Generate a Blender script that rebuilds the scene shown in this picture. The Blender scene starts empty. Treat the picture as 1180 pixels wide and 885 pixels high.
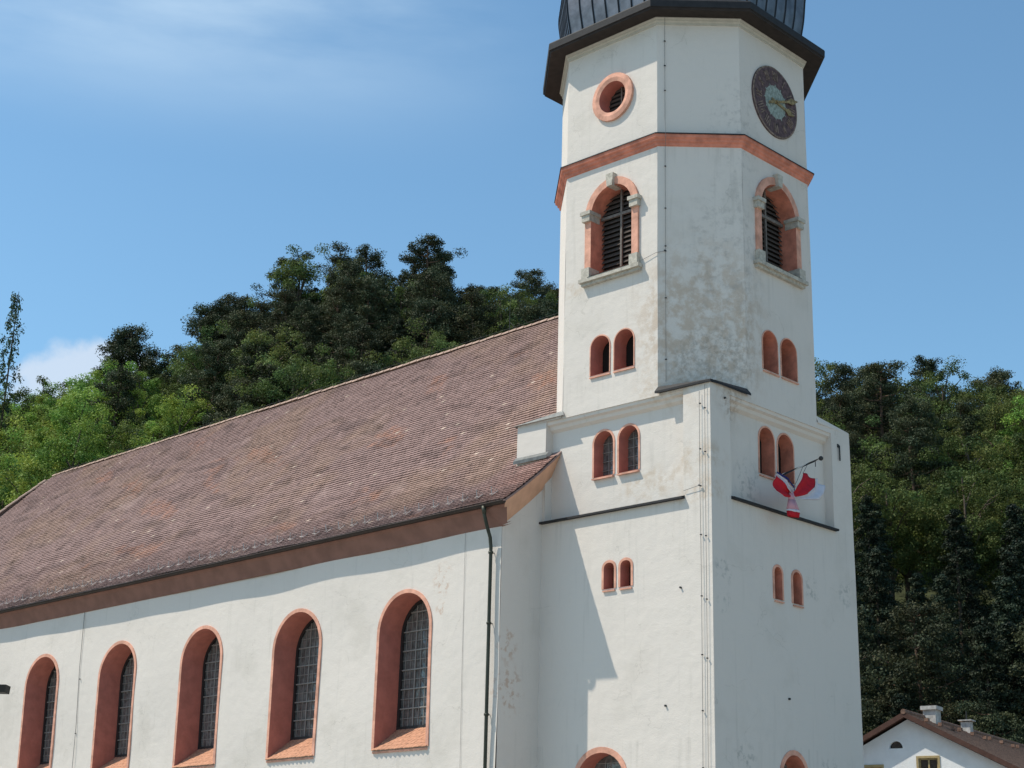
import bpy, bmesh, math, random
import numpy as np
from mathutils import Vector, Matrix, noise
from mathutils.geometry import delaunay_2d_cdt
rad = math.radians
C = bpy.context.scene.collection
H0 = 1.6                                  # eye height above the ground

# ------------------------------------------------------------------ camera
F_ = Vector((-0.6613357, 0.6871242, 0.3008245)); R_ = Vector((0.7252801, 0.6880761, 0.0228039)); U_ = Vector((0.191321, -0.233263, 0.9534069))
CAM = Vector((25.2606, -33.80581, H0))
cd = bpy.data.cameras.new('camera'); cam = bpy.data.objects.new('camera', cd); C.objects.link(cam)
cd.sensor_width = 36; cd.lens = 36 * 1910.8 / 1180; cd.clip_end = 5000; cd.clip_start = .1
cam.matrix_world = Matrix(((R_.x, U_.x, -F_.x, CAM.x), (R_.y, U_.y, -F_.y, CAM.y), (R_.z, U_.z, -F_.z, CAM.z), (0, 0, 0, 1)))
bpy.context.scene.camera = cam

# ------------------------------------------------------------------ light
SUN_AZ, SUN_EL = rad(-139.0), rad(56.3)
sd = Vector((math.cos(SUN_EL) * math.cos(SUN_AZ), math.cos(SUN_EL) * math.sin(SUN_AZ), math.sin(SUN_EL)))
w = bpy.data.worlds.new('World'); bpy.context.scene.world = w; w.use_nodes = True
nt = w.node_tree; nt.nodes.clear()
def N(nt, t, **k):
    n = nt.nodes.new(t)
    for a, b in k.items():
        if a == 'inp':
            for i, v in b.items(): n.inputs[i].default_value = v
        else: setattr(n, a, b)
    return n
sky = N(nt, 'ShaderNodeTexSky', sky_type='NISHITA', sun_disc=False, sun_elevation=SUN_EL, sun_rotation=math.pi / 2 - SUN_AZ, altitude=400, air_density=1.0, dust_density=0.6, ozone_density=2.2)
out = N(nt, 'ShaderNodeOutputWorld'); bg = N(nt, 'ShaderNodeBackground'); bg.inputs[1].default_value = 0.15
tc = N(nt, 'ShaderNodeTexCoord')
# thin high cloud and a low cumulus bank, both functions of the direction in the sky
mp = N(nt, 'ShaderNodeMapping'); mp.inputs['Scale'].default_value = (1.6, 1.6, 7.0); mp.inputs['Rotation'].default_value = (0, .25, .1)
nz = N(nt, 'ShaderNodeTexNoise', inp={'Scale': 1.6, 'Detail': 7.0, 'Roughness': .55})
nt.links.new(tc.outputs['Generated'], mp.inputs[0]); nt.links.new(mp.outputs[0], nz.inputs['Vector'])
sep = N(nt, 'ShaderNodeSeparateXYZ'); nt.links.new(tc.outputs['Generated'], sep.inputs[0])
def M(nt, op, a, b=None, c=None, clamp=False):
    n = nt.nodes.new('ShaderNodeMath'); n.operation = op; n.use_clamp = clamp
    for i, v in enumerate((a, b, c)):
        if v is None: continue
        if isinstance(v, (int, float)): n.inputs[i].default_value = v
        else: nt.links.new(v, n.inputs[i])
    return n.outputs[0]
def MR(nt, v, a, b, c=0., d=1.):
    n = nt.nodes.new('ShaderNodeMapRange'); n.interpolation_type = 'SMOOTHSTEP'
    nt.links.new(v, n.inputs[0])
    for i, x in enumerate((a, b, c, d)): n.inputs[i + 1].default_value = x
    return n.outputs[0]
def dirdot(az, el):
    v = N(nt, 'ShaderNodeVectorMath', operation='DOT_PRODUCT'); nt.links.new(tc.outputs['Generated'], v.inputs[0])
    v.inputs[1].default_value = (math.cos(el) * math.cos(az), math.cos(el) * math.sin(az), math.sin(el)); return v.outputs['Value']
veil = M(nt, 'MULTIPLY', MR(nt, sep.outputs[2], .41, .54), MR(nt, nz.outputs[0], .30, .72))
veil = M(nt, 'MULTIPLY', veil, MR(nt, dirdot(rad(155), rad(33)), .93, .995))
veil = M(nt, 'MULTIPLY', veil, .95)
nz2 = N(nt, 'ShaderNodeTexNoise', inp={'Scale': 22.0, 'Detail': 8.0, 'Roughness': .55}); nt.links.new(tc.outputs['Generated'], nz2.inputs['Vector'])
cu = M(nt, 'ADD', dirdot(rad(148.9), rad(15.7)), M(nt, 'MULTIPLY', M(nt, 'SUBTRACT', nz2.outputs[0], .5), .0026))
cu = M(nt, 'MULTIPLY', MR(nt, cu, (.99885), .9995), .68)
grade = N(nt, 'ShaderNodeMixRGB', blend_type='MULTIPLY', inp={'Fac': 1., 'Color2': (.86, 1.08, 1.04, 1)}); nt.links.new(sky.outputs[0], grade.inputs['Color1'])
mix1 = N(nt, 'ShaderNodeMixRGB', inp={'Color2': (4.4, 5.5, 6.4, 1)}); nt.links.new(grade.outputs[0], mix1.inputs['Color1']); nt.links.new(veil, mix1.inputs['Fac'])
mix2 = N(nt, 'ShaderNodeMixRGB', inp={'Color2': (4.6, 5.0, 5.6, 1)}); nt.links.new(mix1.outputs[0], mix2.inputs['Color1']); nt.links.new(cu, mix2.inputs['Fac'])
nt.links.new(mix2.outputs[0], bg.inputs[0]); nt.links.new(bg.outputs[0], out.inputs[0])
sl = bpy.data.lights.new('sun', 'SUN'); sl.energy = 4.4; sl.angle = rad(.53); sl.color = (1, .93, .80)
so = bpy.data.objects.new('sun', sl); C.objects.link(so); so.rotation_euler = sd.to_track_quat('Z', 'Y').to_euler(); so.location = (0, -40, 80)
vs = bpy.context.scene.view_settings; vs.view_transform = 'Standard'; vs.look = 'None'; vs.gamma = 1; vs.use_curve_mapping = False; vs.exposure = 0.15

# ------------------------------------------------------------------ materials
def mat(name, col, rough=.9, bump=0, bscale=20, var=0, vscale=3, metal=0, spec=.3, obrand=0, attr=None, extra=None):
    m = bpy.data.materials.new(name); m.use_nodes = True; t = m.node_tree; b = t.nodes['Principled BSDF']
    b.inputs['Roughness'].default_value = rough; b.inputs['Metallic'].default_value = metal; b.inputs['Specular IOR Level'].default_value = spec
    g = N(t, 'ShaderNodeNewGeometry'); pos = g.outputs['Position']
    c = None
    if attr:
        a = N(t, 'ShaderNodeAttribute', attribute_name=attr); c = a.outputs['Color']
    else:
        a = N(t, 'ShaderNodeRGB'); a.outputs[0].default_value = (*col, 1); c = a.outputs[0]
    if var:
        n = N(t, 'ShaderNodeTexNoise', inp={'Scale': vscale, 'Detail': 6.0, 'Roughness': .6}); t.links.new(pos, n.inputs['Vector'])
        v = N(t, 'ShaderNodeHueSaturation'); t.links.new(c, v.inputs['Color']); t.links.new(MR(t, n.outputs[0], .25, .75, 1 - var, 1 + var), v.inputs['Value']); c = v.outputs[0]
    if obrand:
        o = N(t, 'ShaderNodeObjectInfo'); v = N(t, 'ShaderNodeHueSaturation'); t.links.new(c, v.inputs['Color'])
        t.links.new(MR(t, o.outputs['Random'], 0, 1, 1 - obrand, 1 + obrand), v.inputs['Value'])
        r2 = M(t, 'FRACT', M(t, 'MULTIPLY', o.outputs['Random'], 7.31)); t.links.new(MR(t, r2, 0, 1, .475, .52), v.inputs['Hue']); c = v.outputs[0]
    if extra: c = extra(t, c, pos)
    t.links.new(c, b.inputs['Base Color'])
    if bump:
        n = N(t, 'ShaderNodeTexNoise', inp={'Scale': bscale, 'Detail': 5.0}); t.links.new(pos, n.inputs['Vector'])
        bp = N(t, 'ShaderNodeBump', inp={'Strength': 1.0, 'Distance': bump}); t.links.new(n.outputs[0], bp.inputs['Height']); t.links.new(bp.outputs[0], b.inputs['Normal'])
    return m

def blob(t, pos, c, r, soft=.6, stretch=(1, 1, 1), nscale=2.2, amp=1.0, thr=(.5, .62)):
    """patch of dirt: an ellipsoid in the wall broken up by noise"""
    mp = N(t, 'ShaderNodeMapping'); mp.vector_type = 'POINT'
    mp.inputs['Location'].default_value = tuple(-c[i] * stretch[i] for i in range(3)); mp.inputs['Scale'].default_value = stretch
    t.links.new(pos, mp.inputs[0]); ln = N(t, 'ShaderNodeVectorMath', operation='LENGTH'); t.links.new(mp.outputs[0], ln.inputs[0])
    base = MR(t, ln.outputs['Value'], r, r * (1 - soft))
    n = N(t, 'ShaderNodeTexNoise', inp={'Scale': nscale, 'Detail': 9.0, 'Roughness': .68}); t.links.new(pos, n.inputs['Vector'])
    return M(t, 'MULTIPLY', base, M(t, 'MULTIPLY', MR(t, n.outputs[0], *thr), amp))
def tint(t, c, fac, col):
    mx = N(t, 'ShaderNodeMixRGB', inp={'Color2': (*col, 1)}); t.links.new(fac, mx.inputs['Fac']); t.links.new(c, mx.inputs['Color1']); return mx.outputs[0]

def plaster_extra(t, c, pos, nave=False):
    # faint cloudy ageing
    n = N(t, 'ShaderNodeTexNoise', inp={'Scale': .55, 'Detail': 8.0, 'Roughness': .62}); t.links.new(pos, n.inputs['Vector'])
    c = tint(t, c, MR(t, n.outputs[0], .50, .78, 0, .5), (.50, .455, .40))
    # hairline cracks
    wn = N(t, 'ShaderNodeTexNoise', inp={'Scale': 1.5, 'Detail': 4.0}); t.links.new(pos, wn.inputs['Vector']); wv = N(t, 'ShaderNodeVectorMath', operation='ADD'); t.links.new(pos, wv.inputs[0]); t.links.new(wn.outputs['Color'], wv.inputs[1])
    vo = N(t, 'ShaderNodeTexVoronoi', feature='DISTANCE_TO_EDGE', inp={'Scale': .42}); t.links.new(wv.outputs[0], vo.inputs['Vector'])
    c = tint(t, c, M(t, 'MULTIPLY', MR(t, vo.outputs['Distance'], .0, .006, .26, 0), MR(t, n.outputs[0], .48, .58)), (.30, .27, .23))
    # rain streaks: noise stretched along z
    mp = N(t, 'ShaderNodeMapping'); mp.inputs['Scale'].default_value = (5, 5, .35); t.links.new(pos, mp.inputs[0])
    n = N(t, 'ShaderNodeTexNoise', inp={'Scale': 1.0, 'Detail': 5.0, 'Roughness': .6}); t.links.new(mp.outputs[0], n.inputs['Vector'])
    c = tint(t, c, MR(t, n.outputs[0], .56, .80, 0, .30), (.38, .35, .31))
    n = N(t, 'ShaderNodeTexNoise', inp={'Scale': 9.0, 'Detail': 8.0, 'Roughness': .7}); t.links.new(pos, n.inputs['Vector'])
    c = tint(t, c, MR(t, n.outputs[0], .60, .78, 0, .30), (.39, .34, .285))
    # weathered patches: peeling on the slanted tower facet, above and below the belt
    fc = (-.9, .9, 0)
    c = tint(t, c, blob(t, pos, (fc[0], fc[1], 16.9), 2.6, stretch=(1, 1, .75), nscale=2.4, amp=.7, thr=(.42, .60)), (.47, .36, .27))
    c = tint(t, c, blob(t, pos, (fc[0] + .2, fc[1] + .2, 15.9), 1.7, stretch=(1, 1, 1.1), nscale=7, amp=.5, thr=(.44, .62)), (.27, .235, .20))
    c = tint(t, c, blob(t, pos, (-.5, 1.5, 19.2), 1.6, stretch=(1, 1, .5), nscale=3.5, amp=.45, thr=(.46, .68)), (.30, .28, .26))
    c = tint(t, c, blob(t, pos, (-.3, 1.8, 23.0), 1.1, stretch=(1, 1, .5), nscale=5, amp=.4, thr=(.48, .68)), (.32, .30, .28))
    c = tint(t, c, blob(t, pos, (0, 1.0, 14.6), .8, stretch=(1, 1, 1.2), nscale=6, amp=.6, thr=(.46, .6)), (.36, .28, .22))
    for q in ((-1.6, 0, 15.15, .9), (-2.3, .2, 12.6, 1.1), (-.5, 0, 13.0, 1.0), (-.45, 0, 12.1, .9), (-6.3, 0, 13.7, .6), (-5.0, 0, 18.8, .5)):
        c = tint(t, c, blob(t, pos, q[:3], q[3], stretch=(.7, 1, 1.6), nscale=3.2, amp=.5, thr=(.42, .66)), (.46, .34, .23))
    for q in ((0, .45, 10.0, .5), (0, .45, 9.2, .4), (.0, 4.5, 10.1, .45), (0, 2.0, 12.7, .9), (0, 1.2, 5.2, .7), (0, 5.0, 5.0, .8), (0, 6.2, 10.2, .5)):
        c = tint(t, c, blob(t, pos, q[:3], q[3], stretch=(1, 1, 1), nscale=5, amp=.55, thr=(.48, .64)), (.28, .28, .26))
    for q in ((-5.95, -1.2, 7.2, .7), (-5.95, -1.3, 8.4, .5), (-8.3, -1.6, 10.4, .5), (-8.3, -1.6, 9.6, .3)):
        c = tint(t, c, blob(t, pos, q[:3], q[3], stretch=(1, 1, .8), nscale=5, amp=.8, thr=(.50, .60)), (.50, .36, .28))
    mp = N(t, 'ShaderNodeMapping'); mp.inputs['Scale'].default_value = (7, 7, .22); t.links.new(pos, mp.inputs[0])
    n = N(t, 'ShaderNodeTexNoise', inp={'Scale': 1.0, 'Detail': 6.0, 'Roughness': .65}); t.links.new(mp.outputs[0], n.inputs['Vector']); st = MR(t, n.outputs[0], .50, .72)
    sp = N(t, 'ShaderNodeSeparateXYZ'); t.links.new(pos, sp.inputs[0])
    for top, ln in () if nave else ((12.0, 1.6), (18.9, 1.3), (15.98, .9), (22.4, .7), (5.75, 1.4)):
        a = MR(t, sp.outputs[2], top - ln, top); b_ = MR(t, sp.outputs[2], top, top + .04, 1, 0)
        c = tint(t, c, M(t, 'MULTIPLY', M(t, 'MULTIPLY', a, b_), M(t, 'MULTIPLY', st, .22)), (.30, .28, .245))
    return c
def plaster_bump(m):
    t = m.node_tree; b = t.nodes['Principled BSDF']; g = N(t, 'ShaderNodeNewGeometry')
    n1 = N(t, 'ShaderNodeTexNoise', inp={'Scale': 2.6, 'Detail': 4.0, 'Roughness': .5}); n2 = N(t, 'ShaderNodeTexNoise', inp={'Scale': 34.0, 'Detail': 3.0})
    mp = N(t, 'ShaderNodeMapping'); mp.inputs['Scale'].default_value = (1, 1, 1.2); t.links.new(g.outputs['Position'], mp.inputs[0])
    t.links.new(mp.outputs[0], n1.inputs['Vector']); t.links.new(g.outputs['Position'], n2.inputs['Vector'])
    b1 = N(t, 'ShaderNodeBump', inp={'Strength': 1.0, 'Distance': .016}); t.links.new(n1.outputs[0], b1.inputs['Height'])
    b2 = N(t, 'ShaderNodeBump', inp={'Strength': .8, 'Distance': .006}); t.links.new(n2.outputs[0], b2.inputs['Height']); t.links.new(b1.outputs[0], b2.inputs['Normal'])
    t.links.new(b2.outputs[0], b.inputs['Normal'])
PL = mat('lime_plaster', (.645, .585, .532), .95, extra=plaster_extra, spec=.15); plaster_bump(PL)
PLN = mat('nave_plaster', (.645, .585, .532), .95, extra=lambda t, c, p: plaster_extra(t, c, p, True), spec=.15); plaster_bump(PLN)
PINK = mat('terracotta_paint', (.54, .20, .135), .85, bump=.006, bscale=22, var=.30, vscale=2.6)
BAND = mat('pale_terracotta_paint', (.62, .315, .225), .85, bump=.006, bscale=22, var=.28, vscale=3)
REVEAL = mat('reveal_paint', (.46, .175, .135), .85, bump=.004, bscale=25, var=.14, vscale=3)
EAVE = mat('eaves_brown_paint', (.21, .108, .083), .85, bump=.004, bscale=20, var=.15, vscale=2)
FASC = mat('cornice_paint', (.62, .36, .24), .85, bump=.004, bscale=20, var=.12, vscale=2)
STONE = mat('grey_stone', (.44, .40, .34), .9, bump=.012, bscale=14, var=.25, vscale=8)
CORN = mat('pale_cornice', (.47, .44, .385), .9, bump=.004, bscale=14, var=.1, vscale=4)
METAL = mat('dark_sheet_metal', (.020, .019, .021), .75, metal=.2, var=.25, vscale=5, bump=.003, bscale=6, spec=.5)
SOFF = mat('dark_soffit', (.026, .018, .015), .7, var=.3, vscale=5)
DOME = mat('dome_sheet', (.15, .145, .155), .42, metal=.8, var=.35, vscale=2.5, bump=.01, bscale=3, spec=.5)
SEAM = mat('dome_seam', (.025, .025, .028), .5, metal=.5)
GUT = mat('copper_brown_gutter', (.04, .028, .023), .5, metal=.4, var=.2)
PIPE = mat('green_brown_pipe', (.045, .048, .036), .5, metal=.4, var=.2)
FLASH = mat('lead_flashing', (.13, .135, .135), .6, metal=.3, var=.25, vscale=6)
TILE = mat('clay_tile', (.3, .2, .18), .88, attr='Col', var=.16, vscale=5, bump=.003, bscale=60, spec=.25)
SILLT = mat('sill_tile', (.47, .235, .145), .85, var=.25, vscale=9, bump=.004, bscale=30)
RIDGE = mat('ridge_tile', (.42, .29, .23), .9, var=.3, vscale=4, bump=.006, bscale=30)
WOODD = mat('dark_louvre_wood', (.075, .058, .05), .85, var=.3, vscale=12)
WOODL = mat('grey_louvre_wood', (.17, .15, .135), .85, var=.3, vscale=9)
IRON = mat('iron', (.05, .05, .05), .55, metal=.6)
WIRE = mat('grey_wire', (.16, .155, .15), .6, metal=.4)
ZINC = mat('zinc_hook', (.44, .40, .38), .5, metal=.5)
LEAD = mat('lead_came', (.30, .29, .27), .6, metal=.3)
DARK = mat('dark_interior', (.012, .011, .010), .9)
def glassmat():
    m = mat('leaded_glass', (.115, .115, .11), .16, spec=.8, var=.55, vscale=6); t = m.node_tree; b = t.nodes['Principled BSDF']
    g = N(t, 'ShaderNodeNewGeometry'); v = N(t, 'ShaderNodeTexVoronoi', inp={'Scale': 4.0}); t.links.new(g.outputs['Position'], v.inputs['Vector'])
    n = N(t, 'ShaderNodeTexNoise', inp={'Scale': 7.0, 'Detail': 2.0}); t.links.new(g.outputs['Position'], n.inputs['Vector'])
    bp = N(t, 'ShaderNodeBump', inp={'Strength': .8, 'Distance': .02}); t.links.new(M(t, 'ADD', v.outputs['Distance'], n.outputs[0]), bp.inputs['Height']); t.links.new(bp.outputs[0], b.inputs['Normal'])
    return m
GLASS = glassmat()

# ------------------------------------------------------------------ mesh helper
class MB:
    def __init__(s): s.v = []; s.f = []; s.m = []; s.mats = []
    def mi(s, m):
        if m not in s.mats: s.mats.append(m)
        return s.mats.index(m)
    def add(s, vs, fs, m):
        o = len(s.v); s.v += [tuple(v) for v in vs]; k = s.mi(m)
        for f in fs: s.f.append(tuple(o + i for i in f)); s.m.append(k)
    def quad(s, a, b, c, d, m): s.add((a, b, c, d), ((0, 1, 2, 3),), m)
    def box(s, lo, hi, m, f=None):
        P = [(x, y, z) for z in (lo[2], hi[2]) for y in (lo[1], hi[1]) for x in (lo[0], hi[0])]
        if f: P = [f(*q) for q in P]
        s.add(P, ((0, 2, 3, 1), (4, 5, 7, 6), (0, 1, 5, 4), (2, 6, 7, 3), (0, 4, 6, 2), (1, 3, 7, 5)), m)
    def tube(s, pts, r, m, n=6, r2=None, cap=True):
        pts = [Vector(p) for p in pts]; rings = []; L = len(pts)
        for i, p in enumerate(pts):
            d = (pts[min(i + 1, L - 1)] - pts[max(i - 1, 0)]).normalized()
            a = d.orthogonal() if abs(d.z) < .9 else d.cross(Vector((0, 1, 0)))
            if abs(d.z) < .9: a = d.cross(Vector((0, 0, 1)))
            a.normalize(); b = d.cross(a); rr = r if r2 is None else r + (r2 - r) * i / (L - 1)
            rings.append([p + a * (rr * math.cos(2 * math.pi * k / n)) + b * (rr * math.sin(2 * math.pi * k / n)) for k in range(n)])
        fs = [(i * n + k, i * n + (k + 1) % n, (i + 1) * n + (k + 1) % n, (i + 1) * n + k) for i in range(L - 1) for k in range(n)]
        if cap: fs += [tuple(range(n))[::-1], tuple((L - 1) * n + k for k in range(n))]
        s.add([v for q in rings for v in q], fs, m)
    def strip(s, A, B, m, closed=False):
        n = len(A); s.add(list(A) + list(B), [(i, (i + 1) % n, n + (i + 1) % n, n + i) for i in range(n if closed else n - 1)], m)
    def build(s, name, parent=None, smooth=False, label=None):
        me = bpy.data.meshes.new(name); me.from_pydata(s.v, [], s.f)
        for m in s.mats: me.materials.append(m)
        me.polygons.foreach_set('material_index', s.m)
        if smooth: me.polygons.foreach_set('use_smooth', [True] * len(s.f))
        me.update(); o = bpy.data.objects.new(name, me); C.objects.link(o)
        if parent is not None: o.parent = parent
        if label: o['label'] = label
        return o
def empty(name, loc, label, cat, group=None):
    o = bpy.data.objects.new(name, None); C.objects.link(o); o.location = loc; o.empty_display_size = .5
    tag(o, label, cat, group); return o
def tag(o, label, cat, group=None):
    o['label'] = label; o['category'] = cat
    if group: o['group'] = group
def fixnormals(o, flip=False):
    bm = bmesh.new(); bm.from_mesh(o.data); bmesh.ops.remove_doubles(bm, verts=bm.verts, dist=1e-4); bmesh.ops.recalc_face_normals(bm, faces=bm.faces)
    bm.to_mesh(o.data); bm.free(); return o

# ------------------------------------------------------------------ measured plan (heights given above eye level, H0 added in the maps)
W, WY, OA = 7.0, 6.7198, .2924
B1, B2, Z1, ZS, ZB = .0046, .0043, 13.4449, 24.93, 20.84
def off(z): return -B1 * (z - Z1) if z > Z1 else B2 * (Z1 - z)
def octc(z, e=0):        # the eight corners of the octagon, starting left of the left facet, going round to the right
    o = off(z) + e; hx = W / 2 + o; hy = WY / 2 + o; k = 2 ** .5 - 1; tx = hx * k + OA; ty = hy * k + OA; cx, cy = -W / 2, WY / 2
    return [(cx - tx, cy - hy), (cx + tx, cy - hy), (cx + hx, cy - ty), (cx + hx, cy + ty), (cx + tx, cy + hy), (cx - tx, cy + hy), (cx - hx, cy + ty), (cx - hx, cy - ty)]
def wob(a, b, amp=.02, s=.45): return amp * noise.noise(Vector((a * s, b * s, 3.7)))
def FL(u, v, e=0): return (u, -off(v) + e + wob(u, v), v + H0)          # left (sunlit) tower face; e = depth into the wall
def FR(u, v, e=0): return (off(v) - e - wob(u + 40, v), u, v + H0)      # right (shaded) tower face
DL, XG, DD, TILT = -.0129, -5.9553, 1.6057, .0101
def NV(x, y, z):
    dx = x - XG; return (XG + dx * math.cos(DL) - y * math.sin(DL), dx * math.sin(DL) + y * math.cos(DL), z + TILT * dx + H0)
def NW(u, v, e=0): return NV(u, -DD + e + wob(u - 9, v, .09, .30), v)    # long nave wall

def wallmesh(mb, fmap, outline, holes, m, step=.5, flip=False):
    """plane polygon with holes, cut into small cells so that the old wall can be uneven"""
    pts = []; edges = []
    def loop(p, close=True):
        o = len(pts); q = []
        for i in range(len(p)):
            a = Vector(p[i]); b = Vector(p[(i + 1) % len(p)]); n = max(1, int((b - a).length / step))
            q += [a + (b - a) * (k / n) for k in range(n)]
        pts.extend(q); edges.extend([(o + i, o + (i + 1) % len(q)) for i in range(len(q))])
    loop(outline)
    for h in holes: loop(h)
    def inside(x, y, poly):
        c = False; n = len(poly); j = n - 1
        for i in range(n):
            xi, yi = poly[i]; xj, yj = poly[j]
            if (yi > y) != (yj > y) and x < (xj - xi) * (y - yi) / (yj - yi) + xi: c = not c
            j = i
        return c
    xs = [p[0] for p in outline]; ys = [p[1] for p in outline]
    x = min(xs) + step * .5
    while x < max(xs):
        y = min(ys) + step * .5
        while y < max(ys):
            if inside(x, y, outline) and not any(inside(x, y, h) for h in holes): pts.append(Vector((x, y)))
            y += step
        x += step
    V, E, Fc, *_ = delaunay_2d_cdt([Vector((p[0], p[1])) for p in pts], edges, [], 0, 1e-5)
    fs = []
    for f in Fc:
        cx = sum(V[i][0] for i in f) / len(f); cy = sum(V[i][1] for i in f) / len(f)
        if inside(cx, cy, outline) and not any(inside(cx, cy, h) for h in holes): fs.append(tuple(f))
    mb.add([fmap(v[0], v[1]) for v in V], fs, m)
def arch(x0, x1, z0, z1, rise=None, n=14, point=0):
    """outline of an arched opening, counter-clockwise from bottom left"""
    w = (x1 - x0) / 2; r = w if rise is None else rise; c = (x0 + x1) / 2
    p = [(x0, z0), (x1, z0)]
    for i in range(n + 1):
        a = math.pi * i / n; p.append((c + w * math.cos(a), z1 - r + r * (math.sin(a) ** (1 - point))))
    return p
def grow(p, g, gb=None):
    """offset an arched outline outwards (bottom by gb)"""
    n = len(p); q = []
    for i in range(n):
        a = Vector(p[i - 1]); b = Vector(p[i]); c = Vector(p[(i + 1) % n])
        if (b - a).length < 1e-6 or (c - b).length < 1e-6:
            a = Vector(p[i - 2]) if (b - a).length < 1e-6 else a; c = Vector(p[(i + 2) % n]) if (c - b).length < 1e-6 else c
        n1 = Vector(((b - a).y, -(b - a).x)).normalized(); n2 = Vector(((c - b).y, -(c - b).x)).normalized(); m = n1 + n2
        m = m / max(.3, m.dot(n1)) if m.length > 1e-6 else n1
        v = b + m * g
        if gb is not None and i < 2: v.y = p[i][1] - gb
        q.append((v.x, v.y))
    return q
def reveal(mb, fmap, p, d0, d1, m, mbot=None):
    n = len(p)
    for i in range(n):
        a, b = p[i], p[(i + 1) % n]
        mb.quad(fmap(*a, d0), fmap(*b, d0), fmap(*b, d1), fmap(*a, d1), (mbot if mbot and i == 0 else m))
def ring(mb, fmap, pin, pout, e, m, skip_bottom=True, e0=.03, inner=False):
    n = len(pin)
    for i in range(n):
        if skip_bottom and i == 0: continue
        j = (i + 1) % n
        mb.quad(fmap(*pin[i], e), fmap(*pout[i], e), fmap(*pout[j], e), fmap(*pin[j], e), m)
        mb.quad(fmap(*pout[i], e), fmap(*pout[i], e0), fmap(*pout[j], e0), fmap(*pout[j], e), m)
        if inner: mb.quad(fmap(*pin[i], e), fmap(*pin[i], e0), fmap(*pin[j], e0), fmap(*pin[j], e), m)
def pane(mb, fmap, p, d, m): mb.add([fmap(*q, d) for q in p], [tuple(range(len(p)))], m)
def fbar(mb, fmap, a, b, wd, d, t, m):
    a = Vector(a); b = Vector(b); n = Vector(((b - a).y, -(b - a).x)).normalized() * wd / 2
    c = [a + n, b + n, b - n, a - n]
    P = [fmap(q.x, q.y, d) for q in c] + [fmap(q.x, q.y, d - t) for q in c]
    mb.add(P, ((0, 1, 2, 3), (4, 7, 6, 5), (0, 4, 5, 1), (1, 5, 6, 2), (2, 6, 7, 3), (3, 7, 4, 0)), m)
def halfw(p, z):
    """x-range of the outline at height z"""
    xs = []
    for i in range(len(p)):
        a, b = p[i], p[(i + 1) % len(p)]
        if (a[1] <= z < b[1]) or (b[1] <= z < a[1]): xs.append(a[0] + (b[0] - a[0]) * (z - a[1]) / (b[1] - a[1]))
    return (min(xs), max(xs)) if len(xs) > 1 else None

church = empty('church', (-W / 2, WY / 2, 0), 'white rendered church with terracotta trimmed windows, red tiled nave and octagonal clock tower', 'church')
_b = MB
def part(mb, name, parent=church, smooth=False, label=None, fix=True):
    o = mb.build(name, None, smooth, label); 
    if fix: fixnormals(o)
    o.parent = parent; o.matrix_parent_inverse = Matrix.Translation(-church.location) if parent is church else parent.matrix_parent_inverse.copy()
    if parent is not church: o.matrix_parent_inverse = Matrix.Identity(4)
    return o

# ------------------------------------------------------------------ tower
holesL, holesR, panL, panR = [], [], [], []
PD = .28
def small_window(fmap, x0, x1, z0, z1, depth, band, base=0., glass='glass', bars=True, sill=True, point=.0, sillw=.05, rise=None, rm=None):
    """reveal and painted band (part), dark pane with bars, little sill (sub-parts)"""
    p = arch(x0, x1, z0, z1, rise=rise, point=point); fm = lambda u, v, e=0: fmap(u, v, e + base)
    mb = MB(); reveal(mb, fm, p, -.020, depth, rm or REVEAL)
    if band: ring(mb, fm, p, grow(p, band, 0), -.020, BAND)
    o = part(mb, 'arched_window', fix=False)
    g = MB(); pane(g, fm, grow(p, .02), depth - .01, GLASS if glass == 'glass' else DARK); part(g, 'glass_pane', o, fix=False)
    if bars:
        b = MB(); n = max(2, int((z1 - z0) / .22))
        for i in range(1, n):
            z = z0 + (z1 - z0) * i / n; h = halfw(p, z)
            if h: fbar(b, fm, (h[0], z), (h[1], z), .016, depth - .02, .02, LEAD)
        for t in (1 / 3., 2 / 3.):
            x = x0 + (x1 - x0) * t; fbar(b, fm, (x, z0), (x, z1 - (x1 - x0) * .12), .016, depth - .02, .024, LEAD)
        part(b, 'window_bars', o, fix=False)
    if sill:
        s = MB(); a = x0 - .02; c = x1 + .04
        P = [fm(a, z0, .25), fm(c, z0, .25), fm(c, z0 - .045, -sillw), fm(a, z0 - .045, -sillw)]; Q = [(q[0], q[1], q[2] - .04) for q in P]
        s.add(P + Q, ((0, 1, 2, 3), (4, 7, 6, 5), (0, 4, 5, 1), (1, 5, 6, 2), (2, 6, 7, 3), (3, 7, 4, 0)), BAND)
        part(s, 'window_sill', o, fix=False)
    return p
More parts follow.
